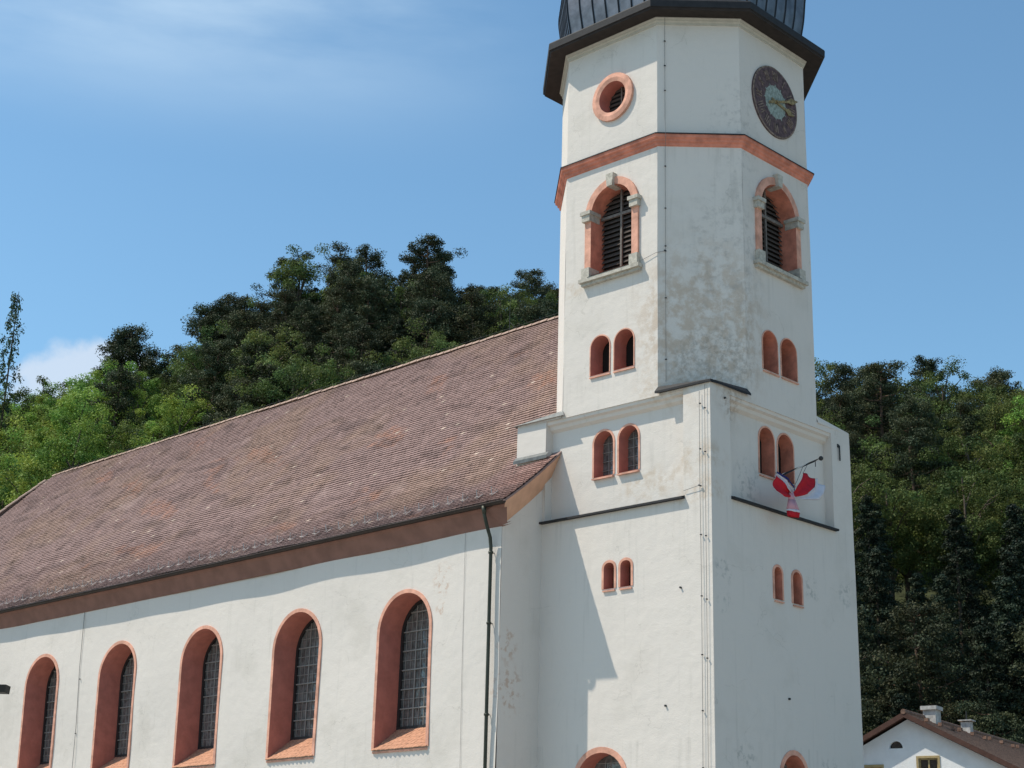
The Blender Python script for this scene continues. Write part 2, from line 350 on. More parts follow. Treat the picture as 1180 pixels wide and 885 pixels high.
def belfry(fmap, x0, x1, z0, z1, tag_):
    """bell-chamber opening with stone imposts, keystone, sill and timber louvres"""
    p = arch(x0, x1, z0, z1); mb = MB(); reveal(mb, fmap, p, -.07, .55, PINK)
    q = grow(p, .23, 0); ring(mb, fmap, p, q, -.07, BAND, e0=.05)
    q2 = grow(p, .20, 0); q3 = grow(p, .05, 0)
    o = part(mb, 'belfry_window', fix=False)
    d = MB(); pane(d, fmap, grow(p, .03), .54, DARK); part(d, 'dark_opening', o, fix=False)
    lv = MB(); n = 17
    for i in range(n):
        z = z0 + .10 + (z1 - z0 - .1) * i / n; h = halfw(p, z)
        if not h or h[1] - h[0] < .15: continue
        a, c = h[0] - .02, h[1] + .02
        P = [fmap(a, z + .09, .52), fmap(c, z + .09, .52), fmap(c, z - .03, .43), fmap(a, z - .03, .43)]; Q = [(k[0], k[1], k[2] - .022) for k in P]
        lv.add(P + Q, ((0, 1, 2, 3), (4, 7, 6, 5), (0, 4, 5, 1), (1, 5, 6, 2), (2, 6, 7, 3), (3, 7, 4, 0)), WOODD)
    part(lv, 'louvre_slats', o, fix=False)
    fr = MB(); xc = (x0 + x1) / 2; zi = z1 - (x1 - x0) / 2
    fbar(fr, fmap, (xc, z0), (xc, z1), .06, .44, .06, WOODL); fbar(fr, fmap, (x0, zi), (x1, zi), .085, .445, .075, WOODL)
    part(fr, 'mullion', o, fix=False)
    for sgn, xe in ((-1, x0), (1, x1)):
        for (za, zb, nm) in ((zi - .18, zi + .13, 'impost_block'), (z0 - .08, z0 + .24, 'foot_block')):
            b = MB(); lo = min(xe - sgn * .02, xe + sgn * .28); hi = max(xe - sgn * .02, xe + sgn * .28)
            b.box((lo, -.16, za), (hi, .30, zb), STONE, lambda u, e, v: fmap(u, v, e))
            if nm == 'impost_block': b.box((lo - .04, -.20, zb - .11), (hi + .04, .31, zb + .002), STONE, lambda u, e, v: fmap(u, v, e))
            part(b, nm, o)
    k = MB(); zt = z1
    P = [(xc - .10, zt - .06), (xc + .10, zt - .06), (xc + .14, zt + .33), (xc - .14, zt + .33)]
    k.add([fmap(*a, -.17) for a in P] + [fmap(*a, .25) for a in P], ((0, 1, 2, 3), (4, 7, 6, 5), (0, 4, 5, 1), (1, 5, 6, 2), (2, 6, 7, 3), (3, 7, 4, 0)), STONE)
    part(k, 'keystone', o)
    s = MB(); a, c = x0 - .36, x1 + .36
    s.box((a, -.20, z0 - .20), (c, .36, z0 - .09), STONE, lambda u, e, v: fmap(u, v, e)); s.box((a + .05, -.12, z0 - .29), (c - .05, .2, z0 - .20), STONE, lambda u, e, v: fmap(u, v, e))
    P = [fmap(x0, z0 + .02, .5), fmap(x1, z0 + .02, .5), fmap(x1 + .02, z0 - .085, -.21), fmap(x0 - .02, z0 - .085, -.21)]; s.add(P, ((0, 1, 2, 3),), FLASH)
    part(s, 'window_sill', o)
    return p

holesL.append(belfry(FL, -4.19, -2.66, 17.45, 20.10, 'L'))
holesR.append(belfry(FR, 2.50, 4.22, 17.62, 20.20, 'R'))
for x0, x1 in ((-4.19, -3.50), (-3.32, -2.62)): holesL.append(small_window(FL, x0, x1, 14.41, 15.55, .52, .035, glass='dark', bars=False))
for x0, x1 in ((2.47, 3.17), (3.35, 4.10)): holesR.append(small_window(FR, x0, x1, 14.40, 15.58, .62, .035, rm=PINK, glass='dark', bars=False))
for x0, x1 in ((-4.26, -3.56), (-3.35, -2.66)): panL.append(small_window(FL, x0, x1, 11.50, 12.80, .40, .06, base=PD, sillw=.10))
for x0, x1 in ((2.57, 3.27), (3.46, 4.20)): panR.append(small_window(FR, x0, x1, 11.48, 12.83, .42, .05, rm=PINK, base=PD, glass='dark', bars=False))
for x0, x1 in ((-3.62, -3.26), (-3.04, -2.68)): holesL.append(small_window(FL, x0, x1, 8.24, 8.95, .38, .07, glass='dark', bars=False, point=.25))
for x0, x1 in ((2.70, 3.05), (3.57, 3.98)): holesR.append(small_window(FR, x0, x1, 8.00, 8.88, .38, .07, rm=PINK, glass='dark', bars=False))
holesL.append(small_window(FL, -4.48, -2.90, 1.9, 3.92, .55, .15, sill=False, rise=.66))
holesR.append(small_window(FR, 2.80, 3.92, 1.9, 3.96, .55, .13, rm=PINK, sill=False, rise=.62))

# round window
oc, orad = (-3.41, 22.93), .50
op = [(oc[0] + orad * math.cos(a), oc[1] + orad * math.sin(a)) for a in [2 * math.pi * i / 32 - math.pi / 2 for i in range(32)]]
oo = [(oc[0] + .76 * math.cos(a), oc[1] + .76 * math.sin(a)) for a in [2 * math.pi * i / 32 - math.pi / 2 for i in range(32)]]
holesL.append(op); mb = MB(); reveal(mb, FL, op, -.08, .42, REVEAL)
om = [(oc[0] + .62 * math.cos(a), oc[1] + .62 * math.sin(a)) for a in [2 * math.pi * i / 32 - math.pi / 2 for i in range(32)]]
for i in range(32):
    j = (i + 1) % 32
    mb.quad(FL(*op[i], -.08), FL(*om[i], -.11), FL(*om[j], -.11), FL(*op[j], -.08), BAND); mb.quad(FL(*om[i], -.11), FL(*oo[i], -.09), FL(*oo[j], -.09), FL(*om[j], -.11), BAND); mb.quad(FL(*oo[i], -.09), FL(*oo[i], .03), FL(*oo[j], .03), FL(*oo[j], -.09), BAND)
rw = part(mb, 'round_window', fix=False)
g = MB(); pane(g, FL, op, .41, DARK)
part(g, 'dark_opening', rw, fix=False)
g = MB()
for i in range(7):
    z = oc[1] - .42 + i * .14; h = halfw(op, z)
    if h: fbar(g, FL, (h[0], z), (h[1], z), .07, .40, .02, WOODD)
fbar(g, FL, (oc[0], oc[1] - .5), (oc[0], oc[1] + .5), .04, .38, .03, WOODL)
part(g, 'louvre_slats', rw, fix=False)

# walls
ZG = -H0 - .3
def corner_sq(k, z):
    o = off(z); return {0: (-W - o, -o), 1: (o, -o), 2: (o, WY + o), 3: (-W - o, WY + o)}[k]
tw = MB()
PLx = (-5.87, -.90, 10.40, 13.36); PRy = (.87, 5.75, 10.42, 13.25)
def face_outline(lo, hi, a, b):
    # lo/hi: square edges as function of z ; a/b: octagon edges
    return [(lo(ZG), ZG), (hi(ZG), ZG), (hi(Z1), Z1), (b(Z1), Z1), (b(ZS), ZS), (a(ZS), ZS), (a(Z1), Z1), (lo(Z1), Z1)]
oL = face_outline(lambda z: corner_sq(0, z)[0], lambda z: corner_sq(1, z)[0], lambda z: octc(z)[0][0], lambda z: octc(z)[1][0])
oR = face_outline(lambda z: corner_sq(1, z)[1], lambda z: corner_sq(2, z)[1], lambda z: octc(z)[2][1], lambda z: octc(z)[3][1])
rect = lambda x0, x1, z0, z1: [(x0, z0), (x1, z0), (x1, z1), (x0, z1)]
def edgefix(fm, o):      # keep corners shared between faces straight: wobble fades out at the edges
    lo = min(p[0] for p in o); hi = max(p[0] for p in o); return fm
wallmesh(tw, FL, oL, holesL + [rect(*PLx)], PL); wallmesh(tw, FR, oR, holesR + [rect(*PRy)], PL)
for fm, P, hs in ((FL, PLx, panL), (FR, PRy, panR)):
    a0, a1, b0, b1 = P; fi = lambda u, v, e=0, fm=fm: fm(u, v, e + PD)
    wallmesh(tw, fi, rect(a0, a1, b0, b1 - .0), hs, PL)
    reveal(tw, fm, rect(a0, a1, b0, b1), 0, PD, PL)
    # moulded cove under the top edge and down the sides
    n = 24
    for k in range(n):
        u0 = a0 + (a1 - a0) * k / n; u1 = a0 + (a1 - a0) * (k + 1) / n
        for (e0, z0, e1, z1) in ((.03, b1 + .001, .05, b1 - .09), (.05, b1 - .09, .14, b1 - .13), (.14, b1 - .13, .17, b1 - .22), (.17, b1 - .22, PD + .01, b1 - .30)):
            tw.quad(fm(u0, z0, e0), fm(u1, z0, e0), fm(u1, z1, e1), fm(u0, z1, e1), PL)
# other three sides of the square stage and the octagon
def sidewall(c0, c1, z0, z1, m=PL):
    a = c0(z0); b = c1(z0); c = c1(z1); d = c0(z1)
    tw.quad((*a, z0 + H0), (*b, z0 + H0), (*c, z1 + H0), (*d, z1 + H0), m)
sidewall(lambda z: corner_sq(2, z), lambda z: corner_sq(3, z), ZG, Z1); sidewall(lambda z: corner_sq(3, z), lambda z: corner_sq(0, z), ZG, Z1)
for k in (1, 3, 4, 5, 6, 7):
    sidewall(lambda z, k=k: octc(z)[k], lambda z, k=k: octc(z)[(k + 1) % 8], Z1 - .02, ZS)
t = octc(ZS); tw.add([(*q, ZS + H0 - .01) for q in t], [tuple(range(8))], PL)
part(tw, 'tower_wall', fix=False)

# corner caps with dark flashing (the broaches between square and octagon)
for k, (i, j) in enumerate(((1, 2), (3, 4), (5, 6), (7, 0))):
    o = octc(Z1); sqc = corner_sq((k + 1) % 4, Z1); a = Vector(o[i]); b = Vector(o[j]); c = Vector(sqc)
    ctr = (a + b) / 2; out_ = lambda p, g: p + (c - ctr).normalized() * g
    CM = METAL if k == 0 else PL; ov = .09 if k == 0 else -.01; a2 = a + (a - b).normalized() * (.10 if k == 0 else 0); b2 = b + (b - a).normalized() * (.10 if k == 0 else 0); c2 = out_(c, ov)
    zt = Z1 + .17; zc = Z1 + .02; m2 = MB()
    P = [(*out_(a2, .05), zc), (*c2, zc), (*out_(b2, .05), zc), (*b, zt), (*a, zt)]
    if k == 3: P = [(q[0], q[1], q[2] - .03) for q in P]
    P = [(q[0], q[1], q[2] + H0) for q in P]; Q = [(q[0], q[1], q[2] - .06) for q in P]
    m2.add(P + Q, ((0, 1, 2, 3, 4), (9, 8, 7, 6, 5), (0, 5, 6, 1), (1, 6, 7, 2), (2, 7, 8, 3), (4, 9, 5, 0), (3, 8, 9, 4)), CM)
    part(m2, 'corner_flashing' if k == 0 else 'corner_cap')

# shelves (sloping metal covered ledges) under the recessed panels
for fm, (a, b, z) in ((FL, (-6.0, -.86, 10.40)), (FR, (.84, 5.80, 10.42))):
    m2 = MB(); f3 = lambda u, e, v: fm(u, v, e); n = 10
    for k in range(n):
        u0 = a + (b - a) * k / n; u1 = a + (b - a) * (k + 1) / n
        m2.quad(fm(u0, z + .12, PD), fm(u1, z + .12, PD), fm(u1, z, -.13), fm(u0, z, -.13), FLASH); m2.quad(fm(u0, z, -.13), fm(u1, z, -.13), fm(u1, z - .055, -.13), fm(u0, z - .055, -.13), METAL); m2.quad(fm(u0, z - .055, -.13), fm(u1, z - .055, -.13), fm(u1, z - .05, .06), fm(u0, z - .05, .06), METAL)
    for u in (a, b): m2.add([fm(u, z + .12, PD), fm(u, z, -.13), fm(u, z - .055, -.13), fm(u, z - .05, PD)], ((0, 1, 2, 3),), METAL)
    part(m2, 'ledge_flashing', fix=False)

def octring(mb, prof, m, mats=None):
    """sweep a profile [(e, z)] round the octagon"""
    for i in range(len(prof) - 1):
        (e0, z0), (e1, z1) = prof[i], prof[i + 1]; A = octc(z0, e0); Bq = octc(z1, e1)
        for k in range(8):
            j = (k + 1) % 8
            mb.quad((*A[k], z0 + H0), (*A[j], z0 + H0), (*Bq[j], z1 + H0), (*Bq[k], z1 + H0), mats[i] if mats else m)
mb = MB(); octring(mb, [(-.02, 20.82), (.04, 20.86), (.05, 20.93), (.10, 20.96), (.11, 21.02), (.17, 21.06), (.18, 21.15), (.19, 21.155)], PINK); part(mb, 'string_course', fix=False)
mb = MB(); octring(mb, [(.202, 21.14), (.205, 21.175), (-.03, 21.30)], METAL); part(mb, 'string_course_cap', fix=False)
mb = MB(); octring(mb, [(-.02, 24.74), (.03, 24.75), (.035, 24.82), (.07, 24.85), (.08, 24.90), (.11, 24.93), (.11, 24.96)], CORN); part(mb, 'cornice', fix=False)
mb = MB(); octring(mb, [(-.05, 24.955), (.15, 24.95), (.58, 24.93), (.59, 24.99), (.63, 25.0), (.64, 25.20), (.62, 25.24), (.20, 25.50), (.02, 25.62)], METAL, [SOFF, SOFF, SOFF, METAL, METAL, METAL, METAL, METAL]); part(mb, 'tower_eaves', fix=False)

# onion dome with standing seams
ZT = 25.55
prof = [(-.14, 0), (-.09, .35), (-.02, .8), (.03, 1.4), (.08, 2.1), (-.12, 2.9), (-.5, 3.7), (-1.05, 4.4), (-1.65, 5.0), (-2.2, 5.6), (-2.55, 6.3), (-2.7, 7.0)]
def cr(P, n=4):
    o = []
    for i in range(len(P) - 1):
        p0, p1, p2, p3 = P[max(i - 1, 0)], P[i], P[i + 1], P[min(i + 2, len(P) - 1)]
        for k in range(n):
            t = k / n; o.append(tuple(.5 * ((2 * p1[a]) + (-p0[a] + p2[a]) * t + (2 * p0[a] - 5 * p1[a] + 4 * p2[a] - p3[a]) * t * t + (-p0[a] + 3 * p1[a] - 3 * p2[a] + p3[a]) * t ** 3) for a in range(2)))
    return o + [P[-1]]
pr = [(e, z + ZT) for e, z in cr(prof)]
def octd(z, e):
    c = octc(ZS, e + .08)
    return c
mb = MB(); se = MB(); NS = 7
for i in range(len(pr) - 1):
    (e0, z0), (e1, z1) = pr[i], pr[i + 1]; A = octd(z0, e0); Bq = octd(z1, e1)
    for k in range(8):
        j = (k + 1) % 8; mb.quad((*A[k], z0 + H0), (*A[j], z0 + H0), (*Bq[j], z1 + H0), (*Bq[k], z1 + H0), DOME)
for k in range(8):
    for s_ in range(NS):
        t = s_ / NS; line = []
        for e, z in pr:
            A = octd(z, e); a = Vector(A[k]); b = Vector(A[(k + 1) % 8]); q = a + (b - a) * t; line.append((q.x, q.y, z + H0))
        se.tube(line, .036, SEAM, n=4)
dome = part(mb, 'onion_dome', smooth=False, fix=False)
part(se, 'standing_seams', dome, fix=False)
f = MB(); cx, cy = -W / 2, WY / 2; zt = ZT + 7 + H0
f.tube([(cx, cy, zt - .3), (cx, cy, zt + 1.0), (cx, cy, zt + 2.6)], .95, METAL, n=10, r2=.05)
f.tube([(cx, cy, zt + 2.2), (cx, cy, zt + 4.6)], .05, METAL); f.tube([(cx - .6, cy, zt + 3.9), (cx + .6, cy, zt + 3.9)], .05, METAL)
part(f, 'spire_cross', fix=False)

# clock
CY, CZ, CR = 3.40, 22.93, 1.13
FRc = lambda u, v, e=0: (off(CZ) - e, u, v + H0)
DIAL = mat('worn_dial', (.095, .06, .062), .8, var=.5, vscale=9); INNER = mat('dial_centre', (.25, .29, .26), .85, var=.4, vscale=10); GOLD = mat('worn_gold', (.25, .18, .08), .6, var=.55, vscale=11, metal=.2); PALE = mat('worn_numeral', (.19, .14, .11), .8, var=.6, vscale=12)
mb = MB(); n = 48; cp = lambda r, e: [FRc(CY + r * math.cos(2 * math.pi * i / n), CZ + r * math.sin(2 * math.pi * i / n), e) for i in range(n)]
mb.strip(cp(CR, .0), cp(CR, -.05), DIAL, True); mb.strip(cp(CR, -.05), cp(CR - .05, -.06), PALE, True); mb.strip(cp(CR - .05, -.06), cp(.52, -.055), DIAL, True)
clock = part(mb, 'clock_face', fix=False)
mb = MB(); mb.add(cp(.52, -.055), [tuple(range(n))], INNER)
for k in range(12):
    a = 2 * math.pi * k / 12; mb.add([FRc(CY + r * math.cos(a + d), CZ + r * math.sin(a + d), -.063) for r, d in ((.49, -.1), (.60, 0), (.49, .1))], [(0, 1, 2)], INNER)
part(mb, 'clock_centre', clock, fix=False)
num = ['XII', 'I', 'II', 'III', 'IIII', 'V', 'VI', 'VII', 'VIII', 'IX', 'X', 'XI']
for h, s_ in enumerate(num):
    th = rad(90 - 30 * h); er = Vector((math.cos(th), math.sin(th))); et = Vector((math.sin(th), -math.cos(th)))
    wds = {'I': .075, 'V': .15, 'X': .15}; tot = sum(wds[c] for c in s_); x = -tot / 2; c0 = Vector((CY, CZ)); r0, r1 = .70, .98
    mb = MB()
    def st(xa, ra, xb, rb, wd=.032):
        A = c0 + er * ra + et * xa; Bv = c0 + er * rb + et * xb; fbar(mb, FRc, tuple(A), tuple(Bv), wd, -.06, .012, PALE)
    for ch in s_:
        wd = wds[ch]; xm = x + wd / 2
        if ch == 'I': st(xm, r0, xm, r1)
        if ch == 'V': st(xm, r0, xm - wd * .36, r1); st(xm, r0, xm + wd * .36, r1)
        if ch == 'X': st(xm - wd * .36, r0, xm + wd * .36, r1); st(xm + wd * .36, r0, xm - wd * .36, r1)
        x += wd
    part(mb, 'clock_numeral', clock, fix=False)
def hand(tip, tail, wd, e, nm):
    c = Vector((CY, CZ)); t = Vector(tip); d = (t - c).normalized(); n_ = Vector((d.y, -d.x)); L = (t - c).length
    P = [c - d * tail - n_ * wd * .5, c - d * tail + n_ * wd * .5, c + n_ * wd * .35, c + d * L * .55 + n_ * wd * .5, c + d * L * .68 + n_ * wd * 1.3, t, c + d * L * .68 - n_ * wd * 1.3, c + d * L * .55 - n_ * wd * .5, c - n_ * wd * .35]
    m2 = MB(); A = [FRc(q.x, q.y, e) for q in P]; Bq = [FRc(q.x, q.y, e - .02) for q in P]; k = len(P)
    m2.add(A + Bq, [tuple(range(k)), tuple(range(k, 2 * k))[::-1]] + [(i, (i + 1) % k, k + (i + 1) % k, k + i) for i in range(k)], GOLD); part(m2, nm, clock)
hand((CY + 1.12, CZ + .42), .42, .08, -.10, 'minute_hand'); hand((CY + .92, CZ - .14), .22, .09, -.075, 'hour_hand')
mb = MB(); mb.tube([FRc(CY, CZ, -.05), FRc(CY, CZ, -.14)], .05, GOLD, n=8); part(mb, 'hand_boss', clock)

# lightning conductors on the tower
def conductor(pts, clamps, name='lightning_conductor', r=.0065, par=church):
    m2 = MB(); m2.tube(pts, r, WIRE, n=5)
    for c in clamps: m2.box((c[0] - .018, c[1] - .022, c[2] - .014), (c[0] + .018, c[1] + .022, c[2] + .014), IRON)
    part(m2, name, par, fix=False)
o1 = octc(21); a = Vector(octc(20)[1]); b = Vector(octc(20)[2]); dd = (b - a).normalized(); nn = Vector((dd.y, -dd.x))
def ondiag(t, z, g=.035):
    q0 = Vector(octc(z)[1]); q1 = Vector(octc(z)[2]); q = q0 + (q1 - q0).normalized() * t + nn * g; return (q.x, q.y, z + H0)
pts = [ondiag(.22, 25.0, .12), ondiag(.22, 24.5), ondiag(.22, 21.7), ondiag(.22, 21.25, .23), ondiag(.22, 20.95, .23), ondiag(.22, 20.7), ondiag(.22, 18), ondiag(.22, 15), ondiag(.22, 13.75)]
conductor(pts, [ondiag(.22, z) for z in (24.2, 23.4, 22.6, 20.2, 18.9, 17.75, 17.6, 16.2, 14.4)])
conductor([FL(-.32, z, -.05) for z in (13.2, 12.5, 11.9, 10.6)] + [FL(-.30, z, -.05) for z in (8, 5, 2.5, -1.6)], [FL(-.30, z, -.05) for z in (12.85, 11.6, 10.6, 9.3, 7.7, 6.2, 4.8, 3.4)])
conductor([FL(-.14, z, -.05) for z in (13.35, 12.8, 11.7, 10.6, 8, 5, 2.5, -1.6)], [FL(-.14, z, -.05) for z in (12.7, 11.5, 9.25, 7.6, 6.1)])
conductor([FL(-.32, 10.62, -.06), FL(-.86, 10.55, -.05)], [FL(-.34, 10.62, -.06)]); conductor([FL(-2.3, 17.45, -.05), FL(-1.78, 17.55, -.04), ondiag(.2, 17.6)], [ondiag(.2, 17.62)])
mb = MB(); mb.tube([FR(6.1, 12.95, -.05), FR(6.1, 12.5, -.05)], .025, IRON); mb.box((-.10, 6.05, 12.9 + H0), (.02, 6.15, 13.0 + H0), IRON); part(mb, 'wall_anchor')
for fm, u, v in ((FL, -1.0, 8.0), (FL, -1.5, 5.0), (FR, .62, 13.1), (FR, 3.2, 5.4)):
    mb = MB(); mb.tube([fm(u, v, .02), fm(u, v, -.05)], .028, IRON, n=8); part(mb, 'wall_pin')

# ------------------------------------------------------------------ nave
XH, HL = -45.72, 5.0; XL = XH - HL + .5
RP = [(-1.99, 10.66), (-1.65, 10.90), (-1.20, 11.24), (-.60, 11.72), (0, 12.24), (.8, 13.02), (7.0, 19.95)]
XE = XG + .45
BY = 16.1 - .0
def rz(y):
    y = y if y <= 7 else 14.0 - y
    for (a, za), (b, zb) in zip(RP, RP[1:]):
        if y <= b: return za + (zb - za) * (y - a) / (b - a)
    return RP[-1][1]
ZW = 10.04
nv = MB(); nh = []
S5, X5, WW = 4.9235, -9.80, 2.14
glassd = .90
for i in range(6):
    xc = X5 - i * S5; x0, x1 = xc - WW / 2, xc + WW / 2; z0, z1 = 4.22, 8.63; p = arch(x0, x1, z0, z1, n=20); nh.append(p)
    mb = MB(); reveal(mb, NW, p, -.035, glassd, REVEAL, mbot=DARK); ring(mb, NW, p, grow(p, .11, .0), -.035, BAND)
    o = part(mb, 'nave_window', fix=False)
    g = MB(); pane(g, NW, [(x0 - .02, z0 + .5), (x1 + .02, z0 + .5)] + p[2:], glassd - .02, GLASS); part(g, 'leaded_glass', o, fix=False)
    b = MB(); zg = 4.90; rows = 13
    for k in range(rows + 1):
        z = zg + (z1 - .1 - zg) * k / rows; h = halfw(p, z)
        if h:
            thick = (k % 2 == 0); fbar(b, NW, (h[0], z), (h[1], z), .034 if thick else .016, glassd - .03, .035 if thick else .015, LEAD)
    for k in range(1, 10):
        x = x0 + WW * k / 10; dx = abs(x - xc); zt = z1 - WW / 2 + math.sqrt(max(0, (WW / 2) ** 2 - dx * dx)); thick = k in (3, 7)
        fbar(b, NW, (x, zg), (x, zt), .034 if thick else .016, glassd - .03, .03 if thick else .015, LEAD)
    part(b, 'glazing_bars', o, fix=False)
    fr = MB(); pi_ = arch(x0 + .09, x1 - .09, zg + .05, z1 - .09, n=20); po = arch(x0 - .01, x1 + .01, zg - .04, z1 + .01, n=20); ring(fr, NW, pi_, po, glassd - .09, IRON, skip_bottom=False, e0=glassd - .01, inner=True); part(fr, 'window_frame', o, fix=False)
    # sloping sill of small beaver-tail tiles
    sb = MB(); nc, nr = 12, 6; wd = (x1 - x0 + .14) / nc
    rnd = random.Random(i)
    for r_ in range(nr):
        for c in range(nc + 1):
            ua = x0 - .07 + (c - (.5 if r_ % 2 else 0)) * wd; ub = ua + wd * .96; ua = max(ua, x0 - (.07 if r_ == 0 else 0.)); ub = min(ub, x1 + (.07 if r_ == 0 else 0.))
            if ub - ua < .03: continue
            e0 = -.10 + r_ * (glassd + .06) / nr; e1 = e0 + 1.25 * (glassd + .06) / nr; j = rnd.uniform(-.004, .006)
            zf = lambda e: 4.20 + .69 * (e + .10) / (glassd + .08)
            A = [(ua, zf(e0) + .035 + j, e0 + .03), ((ua + ub) / 2, zf(e0) + .030 + j, e0), (ub, zf(e0) + .035 + j, e0 + .03), (ub, zf(e1) + .012, min(e1, glassd - .03)), (ua, zf(e1) + .012, min(e1, glassd - .03))]
            T_ = [NW(q[0], q[1], q[2]) for q in A]; L_ = [(q[0], q[1], q[2] - .022) for q in T_]
            sb.add(T_ + L_, ((0, 1, 2, 3, 4), (0, 5, 6, 1), (1, 6, 7, 2), (2, 7, 8, 3), (4, 9, 5, 0)), SILLT)
    sb.box((x0 - .06, -.04, 4.135), (x1 + .06, .6, 4.19), BAND, lambda u, e, v: NW(u, v, e))
    part(sb, 'tiled_sill', o, fix=False)
ox = [(XL, ZG - TILT * 45), (XG, ZG), (XG, ZW + .4), (XL, ZW + .4)]
wallmesh(nv, NW, ox, nh, PLN, step=.45)
# end wall towards the tower and the rest of the shell
ew = [(-DD, ZG), (0.6, ZG), (.6, rz(.6) - .3), (-.6, rz(-.6) - .4), (-DD, ZW + .2)]
wallmesh(nv, lambda u, v, e=0: NV(XG - e, u, v), ew, [], PLN)
YB_ = 11.8; zb0 = rz(YB_) - .1
nv.add([NV(XG - .01, .5, ZG), NV(XG - .01, YB_, ZG), NV(XG - .01, YB_, zb0), NV(XG - .01, 7, 19.7), NV(XG - .01, .5, rz(.5) - .3)], [(0, 1, 2, 3, 4)], PLN)
nv.quad(NV(XL, YB_, ZG), NV(XG, YB_, ZG), NV(XG, YB_, zb0), NV(XL, YB_, zb0), PLN); nv.quad(NV(XL, -DD, ZG), NV(XL, YB_, ZG), NV(XL, YB_, 10.4), NV(XL, -DD, 10.4), PLN)
part(nv, 'nave_wall', fix=False)

# cove under the eaves and up the verge
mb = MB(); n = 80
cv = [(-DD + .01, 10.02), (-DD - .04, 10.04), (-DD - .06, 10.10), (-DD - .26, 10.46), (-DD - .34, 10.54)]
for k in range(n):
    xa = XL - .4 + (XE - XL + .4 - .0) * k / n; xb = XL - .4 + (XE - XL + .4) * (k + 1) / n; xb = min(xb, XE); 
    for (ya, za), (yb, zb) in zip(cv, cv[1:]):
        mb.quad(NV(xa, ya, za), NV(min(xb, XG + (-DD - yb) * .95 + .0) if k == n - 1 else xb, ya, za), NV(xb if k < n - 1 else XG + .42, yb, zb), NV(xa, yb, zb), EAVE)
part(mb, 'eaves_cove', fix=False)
mb = MB(); ys = [-1.62, -1.3, -.9, -.5, 0.02, .4]
inn = [NV(XG + .005, max(y, -DD - .0), rz(y) - .86) for y in ys]; lip = [NV(XG + .04, max(y, -DD), rz(y) - .80) for y in ys]
y2 = [-1.95, -1.6, -1.1, -.6, 0.02, .4]
outr = [NV(XE - .03, y, rz(y) - .10) for y in y2]; top = [NV(XE - .03, y, rz(y) - .03) for y in y2]
mb.strip(inn, lip, FASC); mb.strip(lip, outr, FASC); mb.strip(outr, top, FASC)
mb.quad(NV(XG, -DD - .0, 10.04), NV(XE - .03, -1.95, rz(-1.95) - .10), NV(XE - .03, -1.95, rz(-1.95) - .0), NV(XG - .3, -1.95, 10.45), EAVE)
part(mb, 'verge_cove', fix=False)

# roof: solid skin with rows of individual beaver-tail tiles over it
arc = [0]; 
for (a, za), (b, zb) in zip(RP, RP[1:]): arc.append(arc[-1] + math.hypot(b - a, zb - za))
def at(s):
    for i in range(len(RP) - 1):
        if s <= arc[i + 1] or i == len(RP) - 2:
            t = (s - arc[i]) / (arc[i + 1] - arc[i]); a = RP[i]; b = RP[i + 1]; L = arc[i + 1] - arc[i]
            return a[0] + (b[0] - a[0]) * t, a[1] + (b[1] - a[1]) * t, -(b[1] - a[1]) / L, (b[0] - a[0]) / L
def hipx(y): return XH - HL * (1 - (y - RP[0][0]) / (7 - RP[0][0]))
sk = MB()
for (a, za), (b, zb) in zip(RP, RP[1:]):
    sk.quad(NV(hipx(a), a, za - .02), NV(XE, a, za - .02), NV(XE, b, zb - .02), NV(hipx(b), b, zb - .02), TILE)
    sk.quad(NV(hipx(a), a, za - .02), NV(XE, a, za - .02), NV(XE, a, za - .08), NV(hipx(a), a, za - .08), TILE) if a == RP[0][0] else None
    sk.quad(NV(XE, a, za - .02), NV(XE, b, zb - .02), NV(XE, b, zb - .075), NV(XE, a, za - .075), TILE)
YB = 12.0; zb_ = rz(YB)
sk.quad(NV(hipx(-2.1), YB, zb_), NV(XE, YB, zb_), NV(XE, 7, 19.93), NV(XH, 7, 19.93), TILE); sk.add([NV(hipx(-2.1), -2.1, 10.56), NV(XH, 7, 19.93), NV(hipx(-2.1), YB, zb_), NV(hipx(-2.1), YB, 10.56)], [(0, 1, 2, 3)], TILE)
rng = np.random.default_rng(5); rnd = random.Random(4)
verts = []; faces = []; cols = []
gauge = .150; tw_ = .172; nrow = int(arc[-1] / gauge)
nzv = lambda x, y, s, k=0: noise.noise(Vector((x * s, y * s, k)))
def tilecol(x, s):
    n1 = nzv(x, s, .22, 1.3); n2 = nzv(x, s, .9, 7.7); n3 = nzv(x * .5 + s * .4, s, 1.3, 2.1); n4 = nzv(x * .8 + s * .9, s, .55, 15.7); r = rnd.random()
    base = np.array((.285, .190, .173))
    k = min(1, max(0, (n1 + .55 * n2 - .02) * 1.9)); base = base * (1 - .5 * k) + np.array((.325, .215, .155)) * .5 * k
    n4 += .35 * nzv(x, s, 2.1, 33.)
    if n4 > .40: f_ = min(1, (n4 - .40) * 6) * rnd.uniform(.1, 1) ; base = base * (1 - f_ * .6) + np.array((.42, .205, .135)) * f_ * .6
    if n3 > .33: base = base * .80
    g = (x + 5) / 3.0
    if g > -1 and s < 4.2: base = base * (1 - .35 * min(1, (g + 1))) + np.array((.44, .20, .135)) * .35 * min(1, g + 1)
    if s < .95: base = base * np.array((.80, .82, .84))
    b = rnd.gauss(1, .055); c = base * b
    if r > .996: c = np.array((.52, .40, .33)) * rnd.uniform(.8, 1.1)
    elif r < .012: c = c * .62
    return tuple(np.clip(c, .02, .9))
